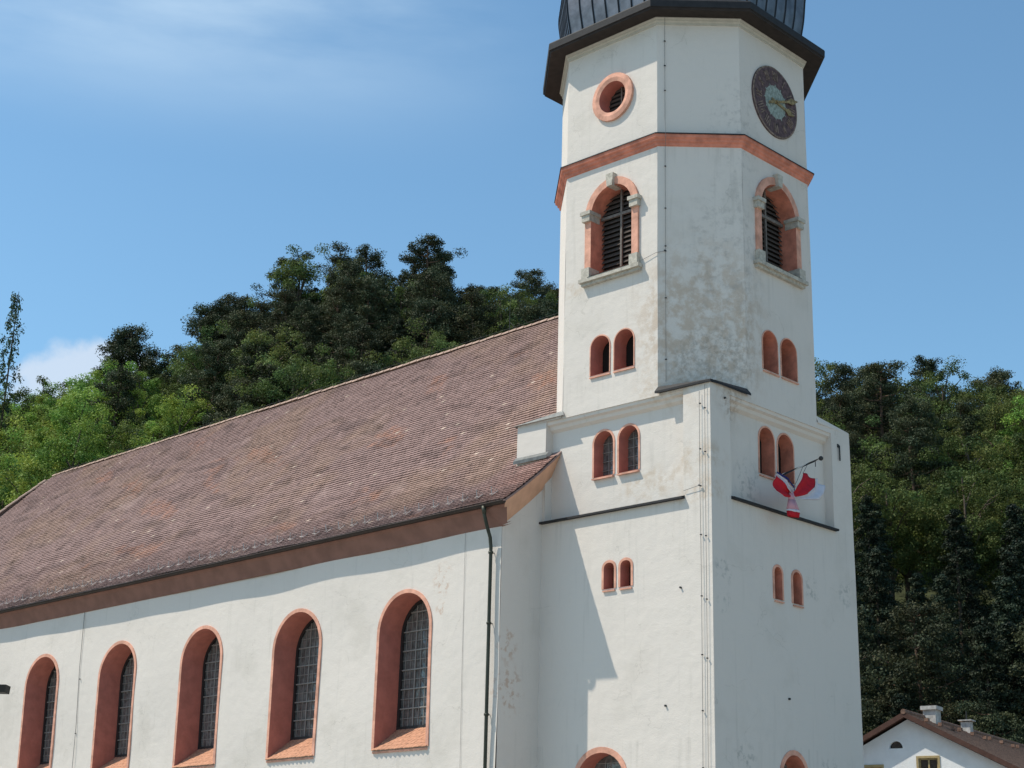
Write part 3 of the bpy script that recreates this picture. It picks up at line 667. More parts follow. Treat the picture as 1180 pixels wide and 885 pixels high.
for r_ in range(nrow):
    s0 = r_ * gauge; y, z, ny, nz_ = at(s0); y1, z1, ny1, nz1 = at(min(s0 + gauge * 1.12, arc[-1]))
    xs = XE - .02 if True else 0; xmin = hipx(y) + .05; ncol = int((xs - xmin) / tw_); offx = (tw_ / 2 if r_ % 2 else 0)
    rowj = .010 * nzv(r_, 0, 1.7, 9)
    for c in range(ncol):
        xr = xs - c * tw_ + offx; xl = xr - tw_ * .955; xr = min(xr, xs); 
        if xr < -7.15 and False: continue
        if y > .1 and y < 6.6 and xl > -6.85: continue
        sag = .045 * nzv(xl, s0, .35, 4.2) + .02 * nzv(xl, s0, 1.4, 6)
        j = rnd.gauss(0, .0018); tl = rnd.gauss(0, .0022); up = .040 + j + sag; ys = rnd.gauss(0, .003) + rowj
        xm = (xl + xr) / 2; q = (xr - xl) * .26
        bot = [(xl, .016), (xl + q, .003), (xr - q, .003), (xr, .016)]
        o = len(verts); dy, dz = nz_, -ny    # unit vector up the slope
        for bx, ds in bot:
            verts.append(NV(bx, y + dy * (ds + ys) + ny * (up + tl * (bx - xm) * 10), z + dz * (ds + ys) + nz_ * (up + tl * (bx - xm) * 10)))
        verts.append(NV(xr, y1 + ny1 * (.006 + sag), z1 + nz1 * (.006 + sag))); verts.append(NV(xl, y1 + ny1 * (.006 + sag), z1 + nz1 * (.006 + sag)))
        for bx, ds in bot:
            verts.append(NV(bx, y + dy * (ds + ys) + ny * (up - .032), z + dz * (ds + ys) + nz_ * (up - .032)))
        faces.append((o, o + 1, o + 2, o + 3, o + 4, o + 5)); faces += [(o + 6 + k, o + 7 + k, o + 1 + k, o + k) for k in range(3)]
        cc = tilecol(xm, s0); cols += [cc] * 6 + [tuple(v * .7 for v in cc)] * 0 + [cc] * 12
me = bpy.data.meshes.new('nave_roof')
nsk = len(sk.v); sv = sk.v; sf = sk.f
allv = sv + verts; allf = sf + [tuple(i + nsk for i in f_) for f_ in faces]
me.from_pydata(allv, [], allf); me.materials.append(TILE)
skc = [(.27, .185, .165)] * sum(len(f_) for f_ in sf)
ca = me.color_attributes.new('Col', 'FLOAT_COLOR', 'CORNER')
arr = np.ones((len(skc) + len(cols), 4), dtype=np.float32); arr[:, :3] = np.array(skc + cols, dtype=np.float32); ca.data.foreach_set('color', arr.ravel())
roof = bpy.data.objects.new('nave_roof', me); C.objects.link(roof); roof.parent = church; roof.matrix_parent_inverse = Matrix.Translation(-church.location)

# ridge and hip tiles
mb = MB()
def capline(P0, P1, L=.38, r=.115):
    P0 = Vector(P0); P1 = Vector(P1); d = (P1 - P0); n = int(d.length / L); d.normalize()
    side = d.cross(Vector((0, 0, 1))).normalized(); upv = side.cross(d)
    for k in range(n):
        a = P0 + d * (k * L); b = a + d * (L * 1.06); j = rnd.uniform(-.012, .012); m_ = 7; A = []; Bq = []
        for i in range(m_):
            t = math.pi * i / (m_ - 1); v = side * math.cos(t) * (r + .01) + upv * (math.sin(t) * r - .02 + j)
            v2 = side * math.cos(t) * (r - .012) + upv * (math.sin(t) * (r - .018) - .02 + j); A.append(a + v); Bq.append(b + v2)
        mb.strip(A, Bq, RIDGE); mb.add(A, [tuple(range(m_))], RIDGE)
capline(NV(XE - .1, 7, 19.97), NV(XH, 7, 19.97)); part(mb, 'ridge_tiles', roof, fix=False)
mb = MB(); capline(NV(hipx(-2.1), -2.1, 10.62), NV(XH, 7, 19.97)); part(mb, 'hip_tiles', roof, fix=False)
# verge tiles edge
# snow guards along the eaves
sg = MB(); ya, za, ny, nz_ = at(.66); yb, zb, _, _ = at(.38)
sg.tube([(0, 0, 0), (0, (yb - ya), zb - za), (0, yb - ya - .03, zb - za + .24)], .014, ZINC, n=4); sg.tube([(-.07, yb - ya - .02, zb - za + .03), (.08, yb - ya - .02, zb - za + .04)], .012, ZINC, n=4)
sg.tube([(0, 0, 0.01), (0, yb - ya - .03, zb - za + .24)], .009, ZINC, n=4)
g0 = None; x = XE - .75; k = 0
while x > hipx(-1.7) + .5:
    base = NV(x, ya + ny * .075, za + nz_ * .075)
    if g0 is None:
        g0 = sg.build('snow_guard'); o = g0
    else:
        o = g0.copy(); C.objects.link(o)
    o.parent = roof; o.location = base; o['group'] = 'snow guards along the nave eaves'; o.rotation_euler = (0, rnd.uniform(-.15, .15), rnd.uniform(-.12, .12))
    x -= .60; k += 1
# ridge rod and hooks
mb = MB(); q = NV(-14.4, 7, 20.05); mb.tube([q, (q[0], q[1], q[2] + 1.35)], .016, IRON, n=5, r2=.006); mb.tube([(q[0] + .3, q[1], q[2] + .05), (q[0], q[1], q[2] + .35)], .010, IRON, n=4)
for xx in np.arange(-8, -45, -1.55):
    q = NV(float(xx), 7, 20.05); mb.tube([q, (q[0], q[1], q[2] + .12)], .014, IRON, n=4)
mb.tube([NV(-7.2, 7, 20.16), NV(-20, 7, 20.15), NV(-33, 7, 20.15), NV(-45.5, 7, 20.14)], .007, IRON, n=4)
part(mb, 'ridge_lightning_rod', roof, fix=False)

# gutter and downpipe
mb = MB(); m_ = 7
prf = [(-2.035 + .075 * math.cos(math.pi + math.pi * i / (m_ - 1)), 10.60 + .075 * math.sin(math.pi + math.pi * i / (m_ - 1))) for i in range(m_)]
pts_in = [(y + (.012 if y < -2.035 else -.012), z + .012) for y, z in prf]
for xa, xb in [(XL - .3 + (XE + .02 - XL + .3) * i / 40, XL - .3 + (XE + .02 - XL + .3) * (i + 1) / 40) for i in range(40)]:
    mb.strip([NV(xa, y, z) for y, z in prf], [NV(xb, y, z) for y, z in prf], GUT); mb.strip([NV(xa, y, z) for y, z in pts_in], [NV(xb, y, z) for y, z in pts_in], GUT)
mb.add([NV(XE + .02, y, z) for y, z in prf], [tuple(range(m_))], GUT)
mb.tube([NV(XL - .3, -2.11, 10.605), NV(XE + .02, -2.11, 10.605)], .012, GUT, n=5)
gut = part(mb, 'gutter', fix=False)
mb = MB(); px = -6.22
mb.tube([NV(px - .04, -2.04, 10.56), NV(px - .02, -2.03, 10.32), NV(px + .0, -1.93, 10.0), NV(px, -1.80, 9.72), NV(px, -1.76, 9.45), NV(px, -1.76, 5), NV(px + .0, -1.76, -1.6)], .05, PIPE, n=10)
mb.tube([NV(px - .04, -2.04, 10.56), NV(px - .02, -2.03, 10.34)], .075, PIPE, n=10, r2=.055)
for z in (9.3, 7.35, 4.9, 2.4, .2): mb.tube([NV(px, -1.76, z - .03), NV(px, -1.76, z + .03)], .07, PIPE, n=10); mb.tube([NV(px, -1.76, z), NV(px, -1.6, z)], .014, PIPE, n=5)
part(mb, 'downpipe', smooth=True, fix=False)
conductor([NW(-27.1, 10.15, -.035), NW(-27.0, 8, -.035), NW(-26.9, 6, -.035), NW(-26.8, 3, -.035), NW(-26.7, -.8, -.035)], [NW(-26.9, z, -.035) for z in (7.6, 5.7, 3.9)], r=.009)
conductor([NW(-7.36, 10.1, -.02), NW(-7.33, 6, -.02), NW(-7.28, 2, -.02), NW(-7.28, -1.6, -.02)], [], r=.004)
mb = MB(); fb = lambda u, e, v: NV(u, e, v)
mb.add([FL(-7.05, 12.36, -.10), FL(-5.75, 12.36, -.10), FL(-5.75, 12.47, .0), FL(-7.05, 12.47, .0)], [(0, 1, 2, 3)], FLASH)
mb.add([FL(-7.05, 12.36, -.10), FL(-5.75, 12.36, -.10), FL(-5.75, 12.26, -.10), FL(-7.05, 12.26, -.10)], [(0, 1, 2, 3)], FLASH)
z = Z1 + .005; mb.add([(-7.12, -.10, z + H0 - .03), (-5.10, -.10, z + H0 - .03), (-5.25, .02, z + H0 + .15), (-5.25, 1.9, z + H0 + .15), (-7.12, 1.9, z + H0 - .03)], [(0, 1, 2, 3, 4)], FLASH)
part(mb, 'roof_flashing', fix=False)

# ------------------------------------------------------------------ flag and pole
pole = MB(); BLK = mat('black_pole_paint', (.03, .03, .03), .5); WHT = mat('white_pole_paint', (.62, .60, .58), .5)
p0 = Vector((-.42, 3.49, 11.54 + H0)); p1 = Vector((.9, 3.81, 11.95 + H0)); nseg = 26; dirp = (p1 - p0).normalized(); sd_ = dirp.cross(Vector((0, 0, 1))).normalized(); up_ = sd_.cross(dirp)
for i in range(nseg):
    a = p0 + (p1 - p0) * i / nseg; b = p0 + (p1 - p0) * (i + 1) / nseg; n = 10
    for k in range(n):
        t0 = 2 * math.pi * k / n + i * .5; t1 = t0 + 2 * math.pi / n; t0b, t1b = t0 + .5, t1 + .5; r = .026
        v = lambda c, t: c + sd_ * math.cos(t) * r + up_ * math.sin(t) * r
        pole.quad(v(a, t0), v(a, t1), v(b, t1b), v(b, t0b), BLK if k < 6 else WHT)
po = pole.build('flagpole'); tag(po, 'black and white striped pole sticking out of the tower window with a round knob', 'flagpole')
kb = MB(); bm = bmesh.new(); bmesh.ops.create_uvsphere(bm, u_segments=12, v_segments=8, radius=.065); bmesh.ops.translate(bm, verts=bm.verts, vec=p1)
mk = bpy.data.meshes.new('pole_knob'); bm.to_mesh(mk); bm.free(); mk.materials.append(BLK); ko = bpy.data.objects.new('pole_knob', mk); C.objects.link(ko); ko.parent = po
m2 = MB(); q = p0 + (p1 - p0) * .88; m2.tube([q, q + Vector((0, 0, -.17))], .012, BLK, n=5); m2.build('pole_hook', po)
RED = mat('red_cloth', (.60, .02, .035), .8, var=.12, vscale=6); WHITE = mat('white_cloth', (.74, .72, .78), .8, var=.06, vscale=5); BLUE = mat('blue_cloth', (.03, .035, .17), .8)
for m in (RED, WHITE, BLUE):
    t = m.node_tree; b = t.nodes['Principled BSDF']; tr = N(t, 'ShaderNodeBsdfTranslucent'); mx = N(t, 'ShaderNodeMixShader', inp={0: .3}); src = b.inputs['Base Color'].links[0].from_socket
    t.links.new(src, tr.inputs[0]); t.links.new(b.outputs[0], mx.inputs[1]); t.links.new(tr.outputs[0], mx.inputs[2]); t.links.new(mx.outputs[0], t.nodes['Material Output'].inputs[0])
fl = MB()
# the cloth is gathered at a knot below the pole: rows of points (y, z, x) run from one rim to the other and are lofted
KN = (2.75, 10.80, .58)
def loft(rows, m, nu=8, nv=8, rip=.03, ph=0, back=True):
    """rows: list of control polylines (same count); bilinear loft with ripples, two-sided cloth with a little thickness"""
    R = len(rows); K = len(rows[0]); G = []
    for i in range(nu * (R - 1) + 1):
        r = min(i // nu, R - 2); t = i / nu - r; line = []
        for j in range(nv * (K - 1) + 1):
            c = min(j // nv, K - 2); s = j / nv - c
            q = [(rows[r][c][a] * (1 - t) + rows[r + 1][c][a] * t) * (1 - s) + (rows[r][c + 1][a] * (1 - t) + rows[r + 1][c + 1][a] * t) * s for a in range(3)]
            u_ = i / (nu * (R - 1)); v_ = j / (nv * (K - 1)); w_ = rip * 2.2 * math.sin(v_ * 7.5 + u_ * 2.2 + ph) * (1 - .75 * abs(u_ - .35)); ed = .028 * math.sin(u_ * 9 + ph)
            line.append((q[2] + w_, q[0] + ed, q[1] + H0 - .05 * math.sin(math.pi * u_) + .02 * math.sin(v_ * 6 + ph)))
        G.append(line)
    n = len(G[0]); vs_ = [p for l in G for p in l]
    fs = [(i * n + j, i * n + j + 1, (i + 1) * n + j + 1, (i + 1) * n + j) for i in range(len(G) - 1) for j in range(n - 1)]
    fl.add(vs_, fs, m)
# left lobe, red
loft([[(2.20, 11.22, .50), (2.06, 11.0, .54), (2.02, 10.74, .60)], [(2.42, 11.05, .62), (2.32, 10.88, .68), (2.28, 10.66, .68)], [KN, (2.72, 10.76, .60), (2.70, 10.70, .60)]], RED)
# white band over it and blue rim
loft([[(2.21, 11.25, .51), (2.20, 11.18, .52)], [(2.50, 11.15, .60), (2.42, 11.02, .62)], [(2.74, 10.98, .62), (2.66, 10.86, .64)], [(2.84, 10.86, .60), KN]], WHITE)
loft([[(2.20, 11.30, .54), (2.21, 11.27, .55)], [(2.53, 11.21, .68), (2.52, 11.17, .69)], [(2.80, 11.03, .69), (2.78, 11.00, .70)], [(2.88, 10.92, .60), (2.84, 10.86, .62)]], BLUE, rip=0)
# right lobe
loft([[(3.43, 11.51, .56), (3.98, 11.47, .54)], [(3.16, 11.24, .60), (3.80, 11.20, .62)], [(2.92, 11.00, .63), (3.42, 10.95, .66)], [KN, (2.95, 10.76, .60)]], RED, nu=6, rip=.02)
loft([[(3.99, 11.46, .545), (4.50, 11.36, .50)], [(3.81, 11.19, .615), (4.38, 11.12, .56)], [(3.43, 10.94, .655), (4.12, 10.92, .60)], [(2.96, 10.755, .60), (3.25, 10.74, .58)]], WHITE, nu=6, rip=.03, ph=1)
# tail: a cone of folded cloth
def cone(z0, z1, r0, r1, y0, y1, m, n=14, flute=.18):
    A = []; Bq = []
    for i in range(n + 1):
        t = 2 * math.pi * i / n; f0 = 1 + flute * math.sin(3 * t); A.append((.60 + r0 * .8 * math.cos(t) * f0, y0 + r0 * math.sin(t) * f0, z0 + H0)); Bq.append((.60 + r1 * .8 * math.cos(t) * f0, y1 + r1 * math.sin(t) * f0, z1 + H0 - .03 * math.cos(t)))
    fl.strip(A, Bq, m)
TAIL = mat('pale_red_cloth', (.52, .27, .31), .8)
cone(10.84, 10.62, .06, .10, 2.76, 2.76, TAIL); cone(10.62, 10.34, .10, .19, 2.76, 2.80, TAIL); cone(10.34, 10.30, .19, .20, 2.80, 2.81, WHITE); cone(10.30, 10.17, .195, .17, 2.81, 2.80, RED)
# halyard ties the knot to the pole
fo = fl.build('flag', smooth=True); tag(fo, 'knotted red and white flag with a blue rim hanging under the tower window', 'flag')
sm = fo.modifiers.new('thickness', 'SOLIDIFY'); sm.thickness = .008
m2 = MB(); m2.tube([(.58, 2.78, 10.84 + H0), (.56, 3.1, 11.2 + H0), tuple(p0 + (p1 - p0) * .62)], .008, BLK, n=4); m2.tube([(.5, 2.2, 11.28 + H0), (.2, 3.0, 11.40 + H0), tuple(p0 + (p1 - p0) * .4)], .008, BLK, n=4); m2.tube([(.56, 3.42, 11.5 + H0), tuple(p0 + (p1 - p0) * .72)], .008, BLK, n=4); m2.build('halyard', fo)

# ------------------------------------------------------------------ street lamp whose arm tip shows at the left edge
D = Vector((12.2, -26.44, 1.68 + H0)); left = Vector((-.7252, -.688, 0)).normalized(); lamp = empty('street_lamp', (*(D + left * 1.3).xy, 0), 'blunt dark end of a lamp arm at the left edge before the nave wall', 'street lamp')
lb = Vector(lamp.location); rel = lambda p: Vector(p) - lb
LM = mat('lamp_brown_paint', (.035, .028, .02), .6)
m2 = MB(); m2.tube([(0, 0, 0), (0, 0, 3.4)], .06, LM, n=10); m2.tube([(0, 0, 0), (0, 0, .5)], .10, LM, n=10); m2.build('pole', lamp)
m2 = MB(); e_ = rel(D) - left * -.0; m2.tube([(0, 0, 3.25), tuple(e_ + left * .45 + Vector((0, 0, 0)))], .03, LM, n=8); m2.build('arm', lamp)
m2 = MB(); ax = -left; n_ = Vector((ax.y, -ax.x, 0)); bx = lambda u, v, z: tuple(e_ + ax * u + n_ * v + Vector((0, 0, z)))
P = [bx(u, v, z) for z in (-.033, .033) for v in (-.07, .07) for u in (-.5, .055 - (.006 if z > 0 else 0.012))]
m2.add(P, ((0, 2, 3, 1), (4, 5, 7, 6), (0, 1, 5, 4), (2, 6, 7, 3), (0, 4, 6, 2), (1, 3, 7, 5)), LM); m2.build('lamp_head', lamp)

# ------------------------------------------------------------------ house behind on the right
HA = Vector((-11.18, 28.29, 0)); HZ = 8.09 + H0; hd = rad(100); hax = Vector((math.cos(hd), math.sin(hd), 0)); hx = Vector((math.sin(hd), -math.cos(hd), 0))   # hx: along the gable towards the right
house = empty('house', HA, 'white gabled house with brown tiled roof, two chimneys and small attic windows', 'house')
HW = mat('house_render', (.82, .82, .82), .95, bump=.004, bscale=12, var=.05, vscale=2); HR = mat('house_roof_tile', (.22, .135, .10), .9, var=.35, vscale=5, bump=.03, bscale=9); HV = mat('verge_wood', (.085, .042, .032), .8, var=.2); HF = mat('ochre_frame', (.42, .32, .16), .8, var=.15); CH = mat('chimney_render', (.46, .45, .43), .95, var=.3, vscale=5); DG = mat('house_glass', (.05, .035, .028), .2, spec=.7)
HWd, HLn, PT = 7.6, 16., math.tan(rad(27))
hp = lambda u, y, z: tuple(hx * u + hax * y + Vector((0, 0, z)))
hz = lambda u: HZ - .25 - abs(u) * PT
fh = lambda u, v, e=0: hp(u, e, v)
wins = [[(.40, HZ - 2.55), (1.22, HZ - 2.55), (1.22, HZ - 1.85), (.40, HZ - 1.85)], [(-2.15, HZ - 3.0), (-1.2, HZ - 3.0), (-1.2, HZ - 2.15), (-2.15, HZ - 2.15)]]
lun = [(-.85, HZ - 1.42), (-.25, HZ - 1.42)] + [(-.55 + .30 * math.cos(math.pi * i / 10), HZ - 1.42 + .30 * math.sin(math.pi * i / 10)) for i in range(11)][1:-1]
gl = [[(-2.9 + k * 2.4, 4.1), (-1.9 + k * 2.4, 4.1), (-1.9 + k * 2.4, 5.4), (-2.9 + k * 2.4, 5.4)] for k in range(4)]
m2 = MB(); ol = [(-HWd * .62, -.3), (HWd, -.3), (HWd, hz(HWd)), (0, hz(0)), (-HWd * .62, hz(HWd * .62))]
wallmesh(m2, fh, ol, wins + [lun] + gl, HW, step=2)
m2.quad(hp(HWd, 0, -.3), hp(HWd, HLn, -.3), hp(HWd, HLn, hz(HWd)), hp(HWd, 0, hz(HWd)), HW); m2.quad(hp(-HWd * .62, 0, -.3), hp(-HWd * .62, HLn, -.3), hp(-HWd * .62, HLn, hz(HWd * .62)), hp(-HWd * .62, 0, hz(HWd * .62)), HW)
m2.add([hp(u, HLn, v) for u, v in ol], [(0, 1, 2, 3, 4)], HW); m2.build('wall', house)
for wn in wins + gl:
    m3 = MB(); reveal(m3, fh, wn, 0, .12, HF); ring(m3, fh, wn, grow(wn, .09, .09), -.03, HF, skip_bottom=False, e0=.0)
    (x0, z0), (x1, z1) = wn[0], wn[2]; fbar(m3, fh, ((x0 + x1) / 2, z0), ((x0 + x1) / 2, z1), .06, .1, .04, HF); wi = grow(wn, -.06, -.06); ring(m3, fh, wi, wn, .06, HF, skip_bottom=False, e0=.11, inner=True)
    o = m3.build('window', house); g = MB(); pane(g, fh, wn, .11, DG); g.build('pane', o)
m3 = MB(); reveal(m3, fh, lun, 0, .15, HW); o = m3.build('half_round_window', house); g = MB(); pane(g, fh, lun, .14, DG); g.build('pane', o)
m2 = MB(); OH = .40
for sgn, ww in ((1, HWd + .6), (-1, HWd * .62 + .6)):
    rows = 44
    for r_ in range(rows):
        u0, u1 = ww * r_ / rows, ww * (r_ + 1) / rows
        lift = .03
        m2.quad(hp(sgn * u0, -OH, HZ - u0 * PT), hp(sgn * u0, HLn + .5, HZ - u0 * PT), hp(sgn * u1, HLn + .5, HZ - u1 * PT + lift), hp(sgn * u1, -OH, HZ - u1 * PT + lift), HR)
        m2.quad(hp(sgn * u1, -OH, HZ - u1 * PT + lift), hp(sgn * u1, HLn + .5, HZ - u1 * PT + lift), hp(sgn * u1, HLn + .5, HZ - u1 * PT), hp(sgn * u1, -OH, HZ - u1 * PT), HR)
    m2.quad(hp(0, -OH + .02, HZ - .12), hp(sgn * ww, -OH + .02, HZ - ww * PT - .12), hp(sgn * ww, HLn, HZ - ww * PT - .12), hp(0, HLn, HZ - .12), HV)
hr = m2.build('roof', house)
m2 = MB()
for sgn, ww in ((1, HWd + .6), (-1, HWd * .62 + .6)):
    P = [hp(0, -OH - .03, HZ + .02), hp(sgn * ww, -OH - .03, HZ - ww * PT + .02), hp(sgn * ww, -OH - .03, HZ - ww * PT - .20), hp(0, -OH - .03, HZ - .20)]; Q = [hp(0, -OH + .03, HZ + .02), hp(sgn * ww, -OH + .03, HZ - ww * PT + .02), hp(sgn * ww, -OH + .03, HZ - ww * PT - .20), hp(0, -OH + .03, HZ - .20)]
    m2.add(P + Q, ((0, 1, 2, 3), (4, 7, 6, 5), (0, 4, 5, 1), (1, 5, 6, 2), (2, 6, 7, 3), (3, 7, 4, 0)), HV)
m2.build('verge_board', house)
m2 = MB(); m2.tube([hp(0, -OH - .05, HZ + .03), hp(0, HLn, HZ + .03)], .11, HR, n=8)
for k in range(11): u = .8 + .1 * (k % 3); y = -.2 + k * 1.35; m2.box((u, y, HZ - u * PT + .02), (u + .16, y + .22, HZ - u * PT + .16), HR, lambda a, b, c: hp(a, b, c))
m2.build('ridge_cap', hr)
m2 = MB(); bx = lambda a, b, c: hp(a, b, c)
m2.box((.0, 1.9, HZ - .6), (.55, 2.55, HZ + .34), CH, bx); m2.box((-.08, 1.82, HZ + .34), (.63, 2.63, HZ + .50), CH, bx); m2.build('chimney', hr, label='stout pale rendered chimney with a projecting cap')
m2 = MB(); m2.box((.1, 6.4, HZ - .6), (.52, 6.8, HZ + .28), CH, bx); m2.box((.0, 6.3, HZ + .32), (.62, 6.9, HZ + .37), CH, bx); m2.tube([hp(.31, 6.6, HZ + .2), hp(.31, 6.6, HZ + .75)], .035, IRON); m2.build('chimney', hr, label='slimmer chimney with flat slab and small finial')

# ------------------------------------------------------------------ ground and hills
def interp(x, P):
    for (a, va), (b, vb) in zip(P, P[1:]):
        if x <= b: t = max(0, (x - a) / (b - a)); return va + (vb - va) * t
    return P[-1][1]
# crest height of the wooded hill and its distance as a function of bearing from the church square; unseen low bearings raised to darken the dome's reflection
CREST = [(40, 62), (70, 62), (90, 48), (100, 44), (112, 42.5), (116, 43), (119, 44.5), (123, 46.5), (127, 51), (131, 54), (132, 55.5), (133, 58), (135, 58), (137.5, 58), (140, 57), (142, 57), (144, 52), (146.3, 46.5), (148, 45.5), (150, 41.5), (152, 39), (156, 38), (170, 38), (200, 32)]
RC, RB = 178., 92.
GO = Vector((25.26, -33.8))
def hill(x, y):
    dx, dy = x - GO.x, y - GO.y; r = math.hypot(dx, dy); az = math.degrees(math.atan2(dy, dx)) % 360
    if az > 280: az -= 360
    fade = max(0., min(1., (az - 35) / 30.)) * max(0., min(1., (235 - az) / 40.))
    h = interp(az, CREST) * fade
    t = max(0., min(1., (r - RB) / (RC - RB)))
    u = t * t * (3 - 2 * t) * .35 + t * .65
    return h * u + 1.5 * noise.noise(Vector((x * .03, y * .03, 0))) * t + max(0, r - RC) * .05 * fade
gm = mat('pale_paving', (.36, .345, .31), .95, var=.15, vscale=1.5, bump=.01, bscale=8)
mb = MB(); mb.add([(-3000, -3000, 0), (3000, -3000, 0), (3000, 3000, 0), (-3000, 3000, 0)], [(0, 1, 2, 3)], gm); g = mb.build('ground'); g['kind'] = 'structure'
gf = mat('forest_floor', (.045, .055, .022), .95, var=.4, vscale=.5, bump=.2, bscale=1)
V_, F2 = [], []; na, nr = 110, 34
for i in range(na + 1):
    az = rad(30 + 210 * i / na)
    for j in range(nr + 1):
        r = 86 + (420 - 86) * (j / nr) ** 1.25; x = GO.x + r * math.cos(az); y = GO.y + r * math.sin(az); V_.append((x, y, hill(x, y) + .02 - (.5 if j == 0 else 0)))
for i in range(na):
    for j in range(nr): a = i * (nr + 1) + j; F2.append((a, a + nr + 1, a + nr + 2, a + 1))
mb = MB(); mb.add(V_, F2, gf); g = mb.build('hill', smooth=True); g['kind'] = 'structure'

# ------------------------------------------------------------------ trees
def leafmat(name, col, obr=.22, trans=.28):
    m = bpy.data.materials.new(name); m.use_nodes = True; t = m.node_tree; b = t.nodes['Principled BSDF']; b.inputs['Roughness'].default_value = .6; b.inputs['Specular IOR Level'].default_value = .12
    a = N(t, 'ShaderNodeAttribute', attribute_name='Col'); mm = N(t, 'ShaderNodeMixRGB', blend_type='MULTIPLY', inp={'Fac': 1., 'Color1': (*col, 1)}); t.links.new(a.outputs['Color'], mm.inputs['Color2'])
    o = N(t, 'ShaderNodeObjectInfo'); v = N(t, 'ShaderNodeHueSaturation'); t.links.new(mm.outputs[0], v.inputs['Color']); t.links.new(MR(t, o.outputs['Random'], 0, 1, 1 - obr, 1 + obr), v.inputs['Value'])
    r2 = M(t, 'FRACT', M(t, 'MULTIPLY', o.outputs['Random'], 7.31)); t.links.new(MR(t, r2, 0, 1, .48, .515), v.inputs['Hue'])
    t.links.new(v.outputs[0], b.inputs['Base Color'])
    tr = N(t, 'ShaderNodeBsdfTranslucent'); mx = N(t, 'ShaderNodeMixShader', inp={0: trans}); t.links.new(v.outputs[0], tr.inputs[0]); t.links.new(b.outputs[0], mx.inputs[1]); t.links.new(tr.outputs[0], mx.inputs[2]); t.links.new(mx.outputs[0], t.nodes['Material Output'].inputs[0])
    return m
LBRI = leafmat('bright_leaves', (.185, .275, .058), .18, .28); LMID = leafmat('green_leaves', (.104, .142, .044), .28, .26); LPIN = leafmat('pine_needles', (.055, .066, .036), .25, .15); LSPR = leafmat('spruce_needles', (.030, .042, .026), .25, .1); LLAR = leafmat('larch_needles', (.055, .085, .045), .1, .2)
BARK = mat('bark', (.10, .075, .055), .95, var=.3, vscale=3); PBARK = mat('pine_bark', (.16, .10, .07), .95, var=.3, vscale=3)
def leafmesh(centers, per, spread, size, rs, flat=1., droop=0., outc=None, tilt=.9):
    """clumps of small leaf quads; every clump gets its own tone"""
    n = len(centers) * per
    Cn = np.repeat(np.array(centers), per, axis=0); sp = np.repeat(np.array(spread), per)
    d = rs.normal(size=(n, 3)); d /= np.linalg.norm(d, axis=1)[:, None]; rr = rs.random(n) ** .5
    P = Cn + d * (rr * sp)[:, None] * np.array((1, 1, flat)); P[:, 2] -= droop * (rr * sp) ** 2
    nrm = d * .7 + rs.normal(size=(n, 3)) * tilt * .6 + np.array((0, 0, .5)); nrm /= np.linalg.norm(nrm, axis=1)[:, None]
    ax = np.cross(nrm, rs.normal(size=(n, 3))); ax /= np.linalg.norm(ax, axis=1)[:, None]; bx = np.cross(nrm, ax)
    s = size * rs.uniform(.6, 1.3, n)[:, None]
    V = np.stack([P - ax * s * .5, P - bx * s * .32, P + ax * s * .5, P + bx * s * .32], 1).reshape(-1, 3)
    tone = np.repeat(rs.normal(1, .20, len(centers)), per) * rs.normal(1, .10, n); tone = np.clip(tone, .45, 1.7)
    warm = np.repeat(rs.uniform(.88, 1.14, len(centers)), per)
    col = np.stack([tone * warm, tone, tone * (2 - warm) * .95, np.ones(n)], 1)
    return V, np.repeat(col, 4, axis=0)
def crownobj(V, col, m, name='crown'):
    n = len(V) // 4; me = bpy.data.meshes.new(name); me.vertices.add(len(V)); me.vertices.foreach_set('co', V.astype(np.float32).ravel()); me.loops.add(4 * n); me.loops.foreach_set('vertex_index', np.arange(4 * n, dtype=np.int32)); me.polygons.add(n); me.polygons.foreach_set('loop_start', np.arange(0, 4 * n, 4, dtype=np.int32)); me.update(calc_edges=True)
    me.materials.append(m); ca = me.color_attributes.new('Col', 'FLOAT_COLOR', 'CORNER'); ca.data.foreach_set('color', col.astype(np.float32).ravel()); return me
